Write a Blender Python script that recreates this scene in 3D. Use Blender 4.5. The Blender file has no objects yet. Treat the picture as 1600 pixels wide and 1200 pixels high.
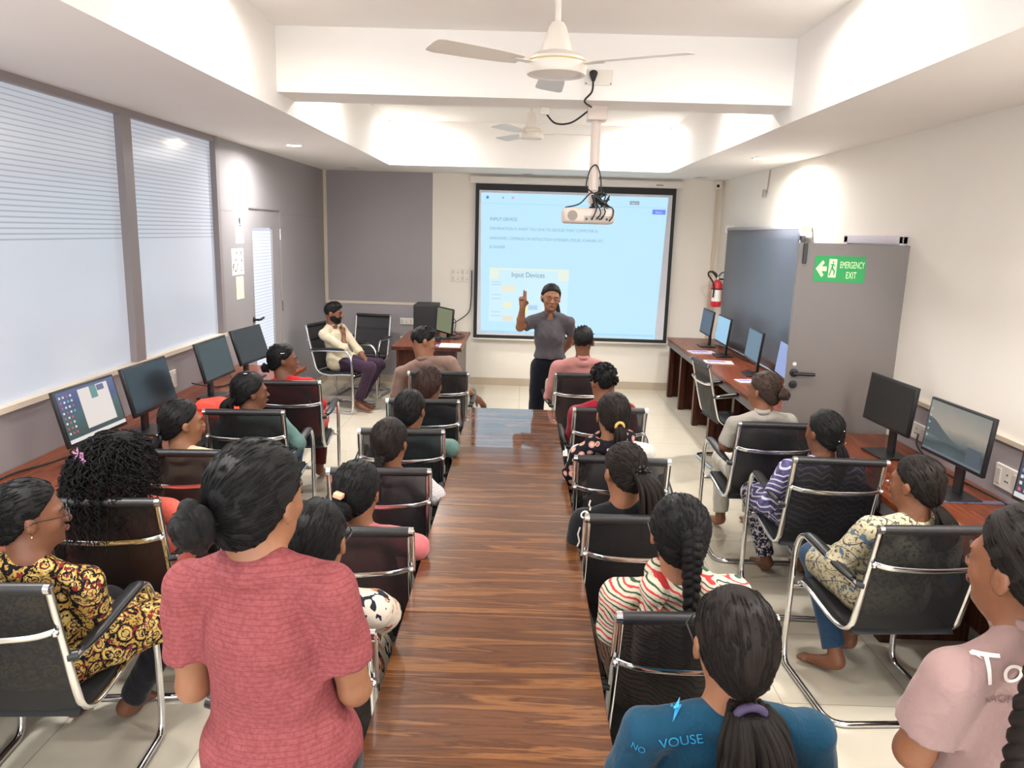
import bpy, math, random
import numpy as np
from mathutils import Vector, Matrix, Euler, noise as mnoise
from mathutils.bvhtree import BVHTree

# ------------------------------------------------------------------ camera
sc = bpy.context.scene
yaw, pitch, roll, FPX = math.radians(-0.593), math.radians(11.395), math.radians(1.656), 1179.0
CAM = Vector((0, 0, 2.0))
_f = Vector((math.sin(yaw)*math.cos(pitch), math.cos(yaw)*math.cos(pitch), -math.sin(pitch)))
_r = Vector((math.cos(yaw), -math.sin(yaw), 0))
_u = _r.cross(_f)
_r2 = _r*math.cos(roll) + _u*math.sin(roll)
_u2 = -_r*math.sin(roll) + _u*math.cos(roll)
cd = bpy.data.cameras.new('camera')
cam = bpy.data.objects.new('camera', cd)
sc.collection.objects.link(cam)
cam.matrix_world = Matrix(((_r2.x, _u2.x, -_f.x, CAM.x), (_r2.y, _u2.y, -_f.y, CAM.y), (_r2.z, _u2.z, -_f.z, CAM.z), (0, 0, 0, 1)))
cd.sensor_width = 36
cd.lens = 36*FPX/1600
cd.clip_start = 0.05
cd.clip_end = 100
sc.camera = cam

# ------------------------------------------------------------------ world, exposure
w = bpy.data.worlds.new('world')
sc.world = w
w.use_nodes = True
w.node_tree.nodes['Background'].inputs[0].default_value = (0.9, 0.95, 1.0, 1)
w.node_tree.nodes['Background'].inputs[1].default_value = 1.6
vs = sc.view_settings
vs.view_transform = 'Standard'
vs.look = 'None'
vs.gamma = 1
vs.use_curve_mapping = False
vs.exposure = 1.42
EK = 2**-1.42              # screens and lit glass are given in the brightness they show at this exposure
sc.cycles.use_denoising = True
sc.cycles.max_bounces = 10
sc.cycles.diffuse_bounces = 6
sc.cycles.glossy_bounces = 4
sc.cycles.transparent_max_bounces = 12
sc.cycles.caustics_reflective = False
sc.cycles.caustics_refractive = False
sc.cycles.sample_clamp_indirect = 4

LAMP_W = 14.0            # watts of each ceiling downlight
LAMP_COL = (1.0, 0.99, 0.985)

XL, XR, YB, YR, ZC, ZT = -2.565, 2.48, 9.82, -2.2, 2.70, 3.18
TX0, TX1, TY1, TY0 = -1.54, 1.60, 8.77, -1.4
BY0, BY1, BZ = 4.86, 5.22, 2.80
random.seed(4)
COL = sc.collection

# ------------------------------------------------------------------ helpers
def at(px, py, x=None, y=None, z=None):
    """the point where the ray of a photo pixel meets an axis-aligned plane"""
    d = _f + _r2*((px-800)/FPX) + _u2*((600-py)/FPX)
    if x is not None: return CAM + d*((x-CAM.x)/d.x)
    if y is not None: return CAM + d*((y-CAM.y)/d.y)
    return CAM + d*((z-CAM.z)/d.z)

def lin(c):
    return tuple(((v/12.92) if v <= .04045 else ((v+.055)/1.055)**2.4) for v in c)

def rgb(r, g, b):
    return lin((r/255, g/255, b/255)) + (1,)

class NT:
    """small node-tree writer"""
    def __init__(s, name):
        s.m = bpy.data.materials.new(name)
        s.m.use_nodes = True
        s.t = s.m.node_tree
        s.b = s.t.nodes['Principled BSDF']
        s.out = s.t.nodes['Material Output']
    def n(s, typ, ins=None, **props):
        nd = s.t.nodes.new(typ)
        for k, v in props.items(): setattr(nd, k, v)
        for k, v in (ins or {}).items(): s.set(nd, k, v)
        return nd
    def set(s, nd, k, v):
        i = nd.inputs[k]
        if isinstance(v, bpy.types.NodeSocket): s.t.links.new(v, i)
        elif isinstance(v, bpy.types.Node): s.t.links.new(v.outputs[0], i)
        else: i.default_value = v
    def bs(s, **kw):
        for k, v in kw.items(): s.set(s.b, k.replace('_', ' '), v)
    def coord(s, kind='Object', scale=(1, 1, 1), rot=(0, 0, 0)):
        c = s.n('ShaderNodeTexCoord')
        mp = s.n('ShaderNodeMapping', {'Vector': c.outputs[kind], 'Scale': scale, 'Rotation': rot})
        return mp.outputs[0]
    def noise(s, vec, scale=5, detail=4, rough=.5, dist=0):
        return s.n('ShaderNodeTexNoise', {'Vector': vec, 'Scale': scale, 'Detail': detail, 'Roughness': rough, 'Distortion': dist}).outputs['Fac']
    def ramp(s, fac, stops, interp='LINEAR'):
        r = s.n('ShaderNodeValToRGB', {'Fac': fac})
        cr = r.color_ramp
        cr.interpolation = interp
        while len(cr.elements) < len(stops): cr.elements.new(.5)
        for e, (p, c) in zip(cr.elements, stops):
            e.position = p
            e.color = c if len(c) == 4 else tuple(c)+(1,)
        return r.outputs['Color']
    def math(s, op, a, b=0.0, c=0.0):
        return s.n('ShaderNodeMath', {0: a, 1: b, 2: c}, operation=op).outputs[0]
    def mix(s, fac, a, b, mode='MIX'):
        m = s.n('ShaderNodeMix', data_type='RGBA', blend_type=mode)
        s.set(m, 0, fac); s.set(m, 6, a); s.set(m, 7, b)
        return m.outputs[2]
    def bump(s, h, strength=.3, dist=.01):
        b = s.n('ShaderNodeBump', {'Height': h, 'Strength': strength, 'Distance': dist})
        s.t.links.new(b.outputs[0], s.b.inputs['Normal'])

MATS = {}
def mat(name, col, rough=.5, metal=0, spec=None, emis=None, es=0, coat=0, noise=0, nscale=20, bump=0, bscale=200):
    if name in MATS: return MATS[name]
    N = NT(name)
    N.bs(Base_Color=col, Roughness=rough, Metallic=metal)
    if spec is not None: N.bs(**{'Specular_IOR_Level': spec})
    if emis: N.bs(Emission_Color=emis, Emission_Strength=es)
    if coat: N.bs(Coat_Weight=coat, Coat_Roughness=.05)
    if noise:
        v = N.coord()
        f = N.noise(v, nscale, 4)
        dk = tuple(c*(1-noise) for c in col[:3])+(1,)
        lt = tuple(min(1, c*(1+noise)) for c in col[:3])+(1,)
        N.bs(Base_Color=N.ramp(f, [(.3, dk), (.7, lt)]))
    if bump:
        N.bump(N.noise(N.coord(), bscale, 2), bump, .003)
    MATS[name] = N.m
    return N.m

class MB:
    """collects shapes, builds ONE mesh object"""
    def __init__(s): s.v = []; s.f = []; s.a = []; s.mi = []; s.cur = 0
    def _add(s, vs_, fs, att=None):
        o = len(s.v)
        s.v.extend([tuple(p) for p in vs_])
        s.f.extend([tuple(i+o for i in f) for f in fs])
        s.mi.extend([s.cur]*len(fs))
        s.a.extend(att if att is not None else [(0, 0, 0)]*len(vs_))
        return s
    def box(s, lo, hi, M=None, bev=0):
        (x0, y0, z0), (x1, y1, z1) = lo, hi
        if bev:
            bm = bmesh_box(lo, hi, bev)
            vs_ = bm[0]; fs = bm[1]
        else:
            vs_ = [(x, y, z) for x in (x0, x1) for y in (y0, y1) for z in (z0, z1)]
            fs = [(0, 1, 3, 2), (4, 6, 7, 5), (0, 4, 5, 1), (2, 3, 7, 6), (0, 2, 6, 4), (1, 5, 7, 3)]
        if M is not None: vs_ = [M @ Vector(p) for p in vs_]
        return s._add(vs_, fs)
    def tube(s, pts, rad, n=10, closed=False, cap=True, smooth=0, flat=None, tw=0):
        pts = [Vector(p) for p in pts]
        rr = list(rad) if isinstance(rad, (list, tuple)) else [rad]*len(pts)
        if smooth:
            pts, rr = catmull(pts, rr, smooth, closed)
        m = len(pts)
        T = []
        for i in range(m):
            a = pts[(i-1) % m] if (closed or i > 0) else pts[i]
            b = pts[(i+1) % m] if (closed or i < m-1) else pts[i]
            t = (b-a)
            T.append(t.normalized() if t.length > 1e-9 else Vector((0, 0, 1)))
        ref = Vector((1, 0, 0)) if abs(T[0].x) < .9 else Vector((0, 1, 0))
        nrm = (ref - T[0]*ref.dot(T[0])).normalized()
        vs_ = []; att = []
        L = 0
        for i in range(m):
            if i: L += (pts[i]-pts[i-1]).length
            nrm = (nrm - T[i]*nrm.dot(T[i]))
            nrm = nrm.normalized() if nrm.length > 1e-6 else T[i].orthogonal().normalized()
            bi = T[i].cross(nrm)
            for j in range(n):
                a = 2*math.pi*j/n
                ca, sa = math.cos(a), math.sin(a)
                fx, fy = (flat if flat else (1, 1))
                vs_.append(pts[i] + (nrm*ca*fx + bi*sa*fy)*rr[i])
                att.append((math.cos(a+tw*L)*.8+tw, math.sin(a+tw*L)*.8, L))
        fs = []
        for i in range(m if closed else m-1):
            i2 = (i+1) % m
            for j in range(n):
                j2 = (j+1) % n
                fs.append((i*n+j, i*n+j2, i2*n+j2, i2*n+j))
        if cap and not closed:
            fs.append(tuple(range(n-1, -1, -1)))
            fs.append(tuple((m-1)*n+j for j in range(n)))
        return s._add(vs_, fs, att)
    def lathe(s, prof, n=24, M=None):
        """prof: (r, z) pairs"""
        vs_ = []; fs = []
        m = len(prof)
        for r, z in prof:
            for j in range(n):
                a = 2*math.pi*j/n
                vs_.append(Vector((r*math.cos(a), r*math.sin(a), z)))
        for i in range(m-1):
            for j in range(n):
                j2 = (j+1) % n
                fs.append((i*n+j, i*n+j2, (i+1)*n+j2, (i+1)*n+j))
        if prof[0][0] > 1e-6: fs.append(tuple(range(n-1, -1, -1)))
        if prof[-1][0] > 1e-6: fs.append(tuple((m-1)*n+j for j in range(n)))
        if M is not None: vs_ = [M @ p for p in vs_]
        return s._add(vs_, fs)
    def ell(s, c, r, n=12, M=None):
        c = Vector(c)
        vs_ = []; fs = []; att = []
        for i in range(n+1):
            ph = math.pi*i/n
            for j in range(2*n):
                a = math.pi*j/n
                p = Vector((r[0]*math.sin(ph)*math.cos(a), r[1]*math.sin(ph)*math.sin(a), r[2]*math.cos(ph)))
                if M is not None: p = M @ p
                vs_.append(c+p); att.append((math.cos(a), math.sin(a), ph*.05))
        for i in range(n):
            for j in range(2*n):
                j2 = (j+1) % (2*n)
                fs.append((i*2*n+j, (i+1)*2*n+j, (i+1)*2*n+j2, i*2*n+j2))
        return s._add(vs_, fs, att)
    def prism(s, poly, z0, z1, M=None):
        """poly in xy, extruded in z"""
        n = len(poly)
        vs_ = [Vector((p[0], p[1], z0)) for p in poly] + [Vector((p[0], p[1], z1)) for p in poly]
        fs = [tuple(range(n-1, -1, -1)), tuple(range(n, 2*n))]
        for i in range(n):
            j = (i+1) % n
            fs.append((i, j, n+j, n+i))
        if M is not None: vs_ = [M @ p for p in vs_]
        return s._add(vs_, fs)
    def build(s, name, m, parent=None, loc=(0, 0, 0), rz=0, smooth=False, attr=False, mats=None, autos=None):
        me = bpy.data.meshes.new(name)
        me.from_pydata([tuple(p) for p in s.v], [], s.f)
        for mm in (mats or [m]): me.materials.append(mm)
        if mats: me.polygons.foreach_set('material_index', s.mi)
        if attr:
            at_ = me.attributes.new('strand', 'FLOAT_VECTOR', 'POINT')
            at_.data.foreach_set('vector', np.array(s.a, np.float32).ravel())
        me.validate(); me.update()
        if smooth:
            me.polygons.foreach_set('use_smooth', [True]*len(me.polygons))
            if autos: me.set_sharp_from_angle(angle=math.radians(autos))
        o = bpy.data.objects.new(name, me)
        COL.objects.link(o)
        o.location = loc
        o.rotation_euler = (0, 0, rz)
        if parent is not None: o.parent = parent
        return o

import bmesh
def bmesh_box(lo, hi, bev, seg=2):
    bm = bmesh.new()
    bmesh.ops.create_cube(bm, size=1)
    for v in bm.verts:
        v.co = Vector(((lo[0]+hi[0])/2 + v.co.x*(hi[0]-lo[0]), (lo[1]+hi[1])/2 + v.co.y*(hi[1]-lo[1]), (lo[2]+hi[2])/2 + v.co.z*(hi[2]-lo[2])))
    bmesh.ops.bevel(bm, geom=list(bm.edges), offset=bev, segments=seg, affect='EDGES', profile=.5)
    vs_ = [v.co.copy() for v in bm.verts]
    bm.verts.index_update()
    fs = [tuple(v.index for v in f.verts) for f in bm.faces]
    bm.free()
    return vs_, fs

def catmull(pts, rr, k, closed=False):
    out = []; ro = []
    n = len(pts)
    rng = range(n) if closed else range(n-1)
    for i in rng:
        if closed: p0, p1, p2, p3 = pts[(i-1) % n], pts[i], pts[(i+1) % n], pts[(i+2) % n]; r1, r2 = rr[i], rr[(i+1) % n]
        else: p0, p1, p2, p3 = pts[max(i-1, 0)], pts[i], pts[i+1], pts[min(i+2, n-1)]; r1, r2 = rr[i], rr[i+1]
        for j in range(k):
            t = j/k
            out.append(.5*((2*p1) + (p2-p0)*t + (2*p0-5*p1+4*p2-p3)*t*t + (3*p1-p0-3*p2+p3)*t**3))
            ro.append(r1+(r2-r1)*t)
    if not closed: out.append(pts[-1]); ro.append(rr[-1])
    return out, ro

def round_path(pts, rad, seg=5):
    """polyline with its corners rounded"""
    pts = [Vector(p) for p in pts]
    out = [pts[0]]
    for i in range(1, len(pts)-1):
        a, b, c = pts[i-1], pts[i], pts[i+1]
        d1 = (a-b); d2 = (c-b)
        r = min(rad, d1.length*.49, d2.length*.49)
        p = b+d1.normalized()*r; q = b+d2.normalized()*r
        for j in range(seg+1):
            t = j/seg
            out.append(p*(1-t)**2 + b*2*t*(1-t) + q*t*t)
    out.append(pts[-1])
    return out

def tag(o, label=None, cat=None, group=None, kind=None):
    if label: o['label'] = label
    if cat: o['category'] = cat
    if group: o['group'] = group
    if kind: o['kind'] = kind
    return o

def empty(name, loc, rz=0):
    o = bpy.data.objects.new(name, None)
    COL.objects.link(o)
    o.location = loc
    o.rotation_euler = (0, 0, rz)
    o.empty_display_size = .1
    return o

def box_obj(name, lo, hi, m, parent=None, bev=0, M=None):
    return MB().box(lo, hi, bev=bev, M=M).build(name, m, parent)

def struct(name, lo, hi, m, bev=0):
    o = box_obj(name, lo, hi, m, bev=bev)
    o['kind'] = 'structure'
    return o

def text(name, body, size, m, parent, M, extr=.0004, font_shear=0, align='LEFT', wid=None):
    c = bpy.data.curves.new(name, 'FONT')
    c.body = body; c.size = size; c.extrude = extr; c.align_x = align
    c.shear = font_shear
    c.materials.append(m)
    o = bpy.data.objects.new(name, c)
    COL.objects.link(o)
    bpy.context.view_layer.update()
    me = bpy.data.meshes.new_from_object(o.evaluated_get(bpy.context.evaluated_depsgraph_get()))
    bpy.data.objects.remove(o)
    o = bpy.data.objects.new(name, me)
    COL.objects.link(o)
    o.matrix_world = M
    if parent is not None:
        o.parent = parent
        o.matrix_parent_inverse = Matrix.Identity(4)
        o.matrix_basis = parent_matrix(parent).inverted() @ M
    if wid:
        xs = [v.co.x for v in me.vertices]
        if xs:
            k = wid/(max(xs)-min(xs))
            o.matrix_basis = o.matrix_basis @ Matrix.Diagonal((k, 1, 1, 1))
    return o

def parent_matrix(o):
    m = o.matrix_basis.copy()
    while o.parent is not None:
        o = o.parent
        m = o.matrix_basis @ m
    return m

def copy_tree(o, parent=None):
    c = o.copy()
    COL.objects.link(c)
    if parent is not None: c.parent = parent
    for ch in list(o.children): copy_tree(ch, c)
    return c

# ------------------------------------------------------------------ materials
def m_wood(name, c1, c2, c3, rough=.2, axis=0, sc_=1.0, coat=.3, cr=.12, ci=1.5):
    N = NT(name)
    s = [14*sc_, 14*sc_, 14*sc_]; s[axis] = .9*sc_
    v = N.coord('Object', tuple(s))
    f = N.noise(v, 1.6, 6, .62, .9)
    s2 = [60*sc_, 60*sc_, 60*sc_]; s2[axis] = 1.5
    f2 = N.noise(N.coord('Object', tuple(s2)), 2.2, 3, .6)
    col = N.ramp(f, [(.28, c1), (.42, c2), (.5, c1), (.58, c3), (.66, c2), (.78, c1)])
    col = N.mix(N.math('MULTIPLY', f2, .45), col, c1)
    N.bs(Base_Color=col, Roughness=rough)
    N.bs(**{'Specular_IOR_Level': .12, 'Coat_Weight': coat, 'Coat_Roughness': cr, 'Coat_IOR': ci})
    return N.m

M_TABLE = m_wood('walnut_laminate', rgb(70, 37, 18), rgb(98, 58, 29), rgb(132, 86, 45), .35, 0, 1.0, .75)
M_TABLEG = m_wood('polished_walnut_laminate', rgb(70, 37, 18), rgb(98, 58, 29), rgb(132, 86, 45), .35, 0, 1.0, 1.0, .04, 2.5)
M_DESK = m_wood('red_walnut_laminate', rgb(96, 42, 22), rgb(126, 62, 34), rgb(146, 80, 46), .35, 1, 1.0, .25)
M_DESKDARK = m_wood('dark_walnut_panel', rgb(56, 30, 22), rgb(78, 42, 30), rgb(92, 52, 38), .4, 2)

def m_wall(name, col, var=.03, rough=.75):
    N = NT(name)
    f = N.noise(N.coord('Object'), 1.2, 3)
    dk = tuple(c*(1-var) for c in col[:3])+(1,)
    N.bs(Base_Color=N.ramp(f, [(.35, dk), (.65, col)]), Roughness=rough)
    N.bump(N.noise(N.coord('Object'), 160, 2), .04, .002)
    return N.m
M_WALL = m_wall('cream_paint', rgb(238, 232, 222))
M_CEIL = m_wall('ceiling_paint', rgb(243, 240, 236))
M_GREY = m_wall('grey_laminate', rgb(154, 150, 152), .04, .42)
M_GREYD = m_wall('dark_grey_laminate', rgb(156, 150, 152), .04, .5)
M_FRAME = mat('grey_frame', rgb(142, 133, 133), .4)
M_BEIGE = mat('beige_trim', rgb(214, 200, 182), .5)
M_BASE = mat('beige_skirting', rgb(190, 176, 156), .3)

def m_floor():
    N = NT('cream_floor_tiles')
    v = N.coord('Object')
    br = N.n('ShaderNodeTexBrick', {'Vector': v, 'Color1': rgb(222, 213, 194), 'Color2': rgb(218, 209, 190), 'Mortar': rgb(166, 152, 128),
             'Scale': 1.0, 'Mortar Size': .0022, 'Brick Width': .6, 'Row Height': .6, 'Bias': 0.0}, offset=0.0)
    f = N.noise(v, 3.5, 5, .6, .4)
    col = N.mix(N.math('MULTIPLY', f, .22), br.outputs['Color'], rgb(192, 179, 152))
    N.bs(Base_Color=col, Roughness=.13)
    N.bs(**{'Specular_IOR_Level': .6})
    return N.m
M_FLOOR = m_floor()
M_CHROME = mat('chrome', (.78, .78, .79, 1), .12, 1)
M_BLACK = mat('black_plastic', (.012, .012, .013, 1), .35)
M_BLACKM = mat('black_matt', (.014, .014, .015, 1), .6)
M_WHITE = mat('white_plastic', rgb(232, 226, 216), .4)
M_FAN = mat('fan_enamel', rgb(226, 218, 208), .35)
M_PAPER = mat('paper', rgb(240, 234, 222), .8)
M_INK = mat('ink', (.03, .03, .035, 1), .8)

def m_mesh():
    N = NT('black_mesh_fabric')
    N.bs(Base_Color=(.012, .012, .014, 1), Roughness=.48)
    v = N.coord('Object')
    wv = N.n('ShaderNodeTexWave', {'Vector': v, 'Scale': 260.0}, bands_direction='Z').outputs['Fac']
    N.bump(wv, .15, .002)
    tr = N.n('ShaderNodeBsdfTransparent')
    mx = N.n("ShaderNodeMixShader", {0: .68, 1: tr, 2: N.b})
    N.t.links.new(mx.outputs[0], N.out.inputs[0])
    return N.m
M_MESH = m_mesh()
M_SEAT = mat('black_seat_fabric', (.011, .011, .012, 1), .75, bump=.2, bscale=300)
M_ROLL = mat('black_vinyl', (.016, .015, .016, 1), .42, bump=.15, bscale=60)

# ------------------------------------------------------------------ room shell
T = .15
struct('floor', (XL-T, YR-T, -.1), (XR+T, YB+T, 0), M_FLOOR)
# ceiling: one mesh with the long recessed tray
cm = MB()
for lo, hi in (((XL-T, YR-T, ZC), (TX0, YB+T, ZT+.12)), ((TX1, YR-T, ZC), (XR+T, YB+T, ZT+.12)),
               ((TX0, TY1, ZC), (TX1, YB+T, ZT+.12)), ((TX0, YR-T, ZC), (TX1, TY0, ZT+.12)),
               ((TX0, TY0, ZT), (TX1, TY1, ZT+.12))):
    cm.box(lo, hi)
ce = cm.build('ceiling', M_CEIL); ce['kind'] = 'structure'
struct('trim_1', (TX0, BY0, BZ), (TX1, BY1, ZT), M_CEIL)            # the cross beam
struct('wall_back', (XL-T, YB, 0), (XR+T, YB+T, ZC), M_WALL)
struct('wall_right', (XR, YR, 0), (XR+T, YB, ZC), M_WALL)
# left side: low wall, glazed partition, laminate panelling with a door
YW0, YM0, YM1, YW1 = -2.2, 4.93, 5.05, 6.40
struct('wall_left', (XL-T, YR, 0), (XL, YW1+.02, 1.045), M_GREY)
struct('trim_2', (XL-T, YR, 1.045), (XL+.02, YW1+.06, 1.075), M_BEIGE)      # sill
struct('trim_3', (XL-T, YR, 2.655), (XL+.005, YW1, ZC), M_FRAME)            # header
struct('trim_4', (XL-T, YM0, 1.075), (XL+.012, YM1, 2.655), M_FRAME)        # mullion
struct('trim_5', (XL-T, YW1, 1.075), (XL+.012, YW1+.06, ZC), M_FRAME)       # jamb
DY0, DY1, DZ = 7.14, 8.06, 2.15
lp = MB()
lp.box((XL-T, YW1+.06, 0), (XL, DY0, ZC)); lp.box((XL-T, DY1, 0), (XL, YB, ZC)); lp.box((XL-T, DY0, DZ), (XL, DY1, ZC))
o = lp.build('wall_left_panelling', M_GREY); o['kind'] = 'structure'
o.name = 'wall_left'
for y0, y1, nme in ((YW1+.06, DY0, 'trim_6'), (DY1, YB, 'trim_7')):
    struct(nme, (XL-.001, y0, 2.108), (XL+.0015, y1, 2.114), M_FRAME)
struct('baseboard_left', (XL, DY1+.02, 0), (XL+.012, YB-.012, .1), M_BASE)
struct('baseboard_back', (XL, YB-.012, 0), (XR, YB, .1), M_BASE)
struct('baseboard_right', (XR-.012, 5.95, 0), (XR, YB-.012, .1), M_BASE)
# grey panels on the back wall, beige strips around them
struct('trim_8', (XL+.045, YB-.012, 1.06), (-1.175, YB, ZC), M_GREYD)
struct('trim_9', (XL, YB-.012, .1), (-1.175, YB, 1.03), M_GREYD)
struct('trim_10', (XL+.035, YB-.02, 1.03), (-1.30, YB, 1.062), M_BEIGE)
struct('trim_11', (XL+.003, YB-.02, 1.062), (XL+.045, YB-.0, ZC), M_BEIGE)
struct('trim_12', (XR-.085, YB-.03, .1), (XR-.055, YB, 2.6), mat('tan_conduit', rgb(214, 198, 176), .5))
# right side: grey low panel with a beige cap behind the near desk
struct('trim_13', (XR-.02, YR, .1), (XR, 4.86, 1.03), M_GREYD)
struct('trim_14', (XR-.03, YR, 1.03), (XR, 4.86, 1.055), M_BEIGE)

# frosted windows: film bands with clear gaps in the upper part
def m_frost(name, z0, pitch, gap_top, gap_bot, ztop, col, es):
    N = NT(name)
    c = N.n('ShaderNodeTexCoord')
    g = N.n('ShaderNodeSeparateXYZ', {0: c.outputs['Object']})
    z = g.outputs['Z']
    ph = N.math('FRACT', N.math('DIVIDE', N.math('SUBTRACT', z, z0), pitch))
    # the clear line grows narrower down the pane
    t = N.n('ShaderNodeMapRange', {'Value': z, 'From Min': z0, 'From Max': ztop, 'To Min': gap_bot, 'To Max': gap_top}).outputs[0]
    clear = N.math('LESS_THAN', ph, t)
    up = N.math('GREATER_THAN', z, z0)
    clear = N.math('MULTIPLY', clear, up)
    nz = N.noise(N.coord('Object', (1, .35, .5)), 1.1, 2)
    base = N.ramp(nz, [(.3, tuple(v*.93 for v in col[:3])+(1,)), (.7, col)])
    colr = N.mix(N.math('MULTIPLY', clear, .48), base, rgb(116, 124, 130))
    N.bs(Base_Color=N.mix(.5, colr, (.1, .1, .1, 1)), Roughness=.16, Emission_Color=colr, Emission_Strength=es*EK)
    N.bs(**{'Specular_IOR_Level': .5})
    return N.m
M_FROST = m_frost('frosted_glass', 1.885, .0285, .22, .32, 2.66, rgb(204, 211, 224), .52)
M_FROSTD = m_frost('frosted_door_glass', .3, .0315, .2, .2, 2.6, rgb(214, 222, 240), .75)
wn = struct('window_1', (XL-.05, YR, 1.075), (XL-.035, YM0, 2.655), M_FROST)
wn = struct('window_2', (XL-.05, YM1, 1.075), (XL-.035, YW1, 2.655), M_FROST)

# glazed door in the panelling
dr = MB()
GY0, GY1, GZ0, GZ1 = 7.26, 7.84, .32, 1.97
dr.box((XL-.06, DY0+.01, .01), (XL-.015, GY0, DZ-.012)); dr.box((XL-.06, GY1, .01), (XL-.015, DY1-.01, DZ-.012))
dr.box((XL-.06, GY0, GZ1), (XL-.015, GY1, DZ-.012)); dr.box((XL-.06, GY0, .01), (XL-.015, GY1, GZ0))
d1 = dr.build('door_1', M_GREY); d1['kind'] = 'structure'
box_obj('door_glass', (XL-.045, GY0, GZ0), (XL-.035, GY1, GZ1), M_FROSTD, d1)
h = MB(); h.lathe([(.026, 0), (.026, .008), (.012, .01), (.011, .05)], 16, Matrix.Translation((XL-.015, 7.21, 1.1)) @ Matrix.Rotation(math.radians(90), 4, 'Y'))
h.tube([(XL+.032, 7.2, 1.1), (XL+.036, 7.26, 1.098), (XL+.03, 7.36, 1.105)], .011, 8)
h.build('door_handle', M_BLACK, d1, smooth=True, autos=50)
h = MB(); h.lathe([(.022, 0), (.022, .01), (.01, .012)], 14, Matrix.Translation((XL-.015, 7.21, .93)) @ Matrix.Rotation(math.radians(90), 4, 'Y')); h.build('keyhole', M_BLACK, d1, smooth=True, autos=50)
for z in (1.85, .3, 1.1):
    MB().tube([(XL-.004, DY1, z), (XL-.004, DY1, z+.11)], .009, 8).build('hinge', M_CHROME, d1, smooth=True, autos=50)
fr = MB(); fr.box((XL-T, DY0-.0, DZ-.01), (XL-.005, DY1, DZ)); fr.box((XL-T, DY0, 0), (XL-.005, DY0+.01, DZ)); fr.box((XL-T, DY1-.01, 0), (XL-.005, DY1, DZ))
o = fr.build('trim_15', M_FRAME); o['kind'] = 'structure'
struct('trim_16', (XL-T, DY0, 0), (XL-.08, DY1, DZ), M_GREY)

# window behind the roller blind on the right wall
M_DAY = mat('daylit_glass', (.75, .85, .95, 1), .1, emis=(.8, .9, 1, 1), es=1.2)
w3 = struct('window_3', (XR-.012, 6.86, .95), (XR-.002, 9.0, 2.0), M_DAY)
f3 = MB()
for lo, hi in (((XR-.03, 6.82, .91), (XR, 9.04, .95)), ((XR-.03, 6.82, 2.0), (XR, 9.04, 2.04)), ((XR-.03, 6.82, .95), (XR, 6.86, 2.0)), ((XR-.03, 9.0, .95), (XR, 9.04, 2.0)), ((XR-.03, 7.66, .95), (XR, 7.7, 2.0))):
    f3.box(lo, hi)
f3.build('window_frame', M_FRAME, w3)

# emergency door leaf standing open into the room, its frame in the wall behind it
LX0, LX1, LYa, LYb = 1.80, 2.50, 5.12, 4.98
dl = empty('door_2', (LX1, LYb, 0), math.atan2(LYa-LYb, LX0-LX1)); dl['kind'] = 'structure'
LW = math.hypot(LX1-LX0-.02, LYa-LYb)
M_LEAF = m_wall('taupe_door_laminate', rgb(126, 118, 113), .03, .35)
box_obj('door_leaf', (.0, -.02, .02), (LW, .02, 1.985), M_LEAF, dl, bev=.003)
# (in the leaf's own frame x runs from the hinge to the free edge, +y faces the camera)
def onleaf(n, lo, hi, m, par=dl, bev=0): return box_obj(n, lo, hi, m, par, bev)
onleaf('closer_arm', (LW-.055, .02, 1.85), (LW-.03, .04, 1.98), M_BLACK, bev=.003)
sg = onleaf('exit_sign', (.27, .02, 1.735), (.585, .023, 1.905), mat('sign_green', rgb(38, 158, 84), .5, emis=rgb(38, 158, 84), es=.05))
ML = parent_matrix(dl)
def leafM(x, z, y=.0242):   # text plane on the leaf facing the camera, reading left to right
    return ML @ Matrix.Translation((x, y, z)) @ Matrix.Rotation(math.pi, 4, 'Z') @ Matrix.Rotation(math.pi/2, 4, 'X')
M_SIGNL = mat('sign_cream', rgb(216, 240, 190), .5, emis=rgb(216, 240, 190), es=.1)
text('lettering', 'EMERGENCY', .062, M_SIGNL, sg, leafM(.427, 1.828), wid=.148)
text('lettering', 'EXIT', .062, M_SIGNL, sg, leafM(.385, 1.762), wid=.062)
def flat_on(name, polys, M, m, par):
    mb = MB()
    for p in polys: mb.prism(p, 0, .001, M)
    o = mb.build(name, m)
    o.parent = par
    o.matrix_basis = parent_matrix(par).inverted()
    return o
Ms = leafM(.575, 1.745)
flat_on('arrow', [[(.0, .075), (.04, .13), (.052, .115), (.036, .09), (.068, .09), (.068, .06), (.036, .06), (.052, .035), (.04, .02)]], Ms, M_SIGNL, sg)
flat_on('exit_doorway', [[(.08, .02), (.128, .02), (.128, .14), (.08, .14)]], Ms, M_SIGNL, sg)
Mg = Ms @ Matrix.Translation((0, 0, .001))
flat_on('running_figure', [[(.101, .118), (.108, .112), (.112, .118), (.108, .126), (.102, .126)], [(.09, .106), (.108, .110), (.122, .094), (.119, .09), (.108, .1), (.108, .08), (.122, .062), (.116, .034), (.11, .036), (.113, .06), (.1, .072), (.09, .03), (.083, .032), (.094, .078), (.098, .1), (.088, .1)]], Mg, mat('sign_green', (0, 0, 0, 1)), sg)
hd = MB()
hd.lathe([(.028, 0), (.028, .01), (.012, .012), (.011, .05)], 20, Matrix.Translation((LW-.05, .02, 1.115)) @ Matrix.Rotation(math.radians(-90), 4, 'X'))
hd.tube([(LW-.05, .065, 1.115), (LW-.08, .068, 1.115), (LW-.18, .065, 1.115)], .0115, 8)
hd.build('door_handle', M_BLACK, dl, smooth=True, autos=50)
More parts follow.
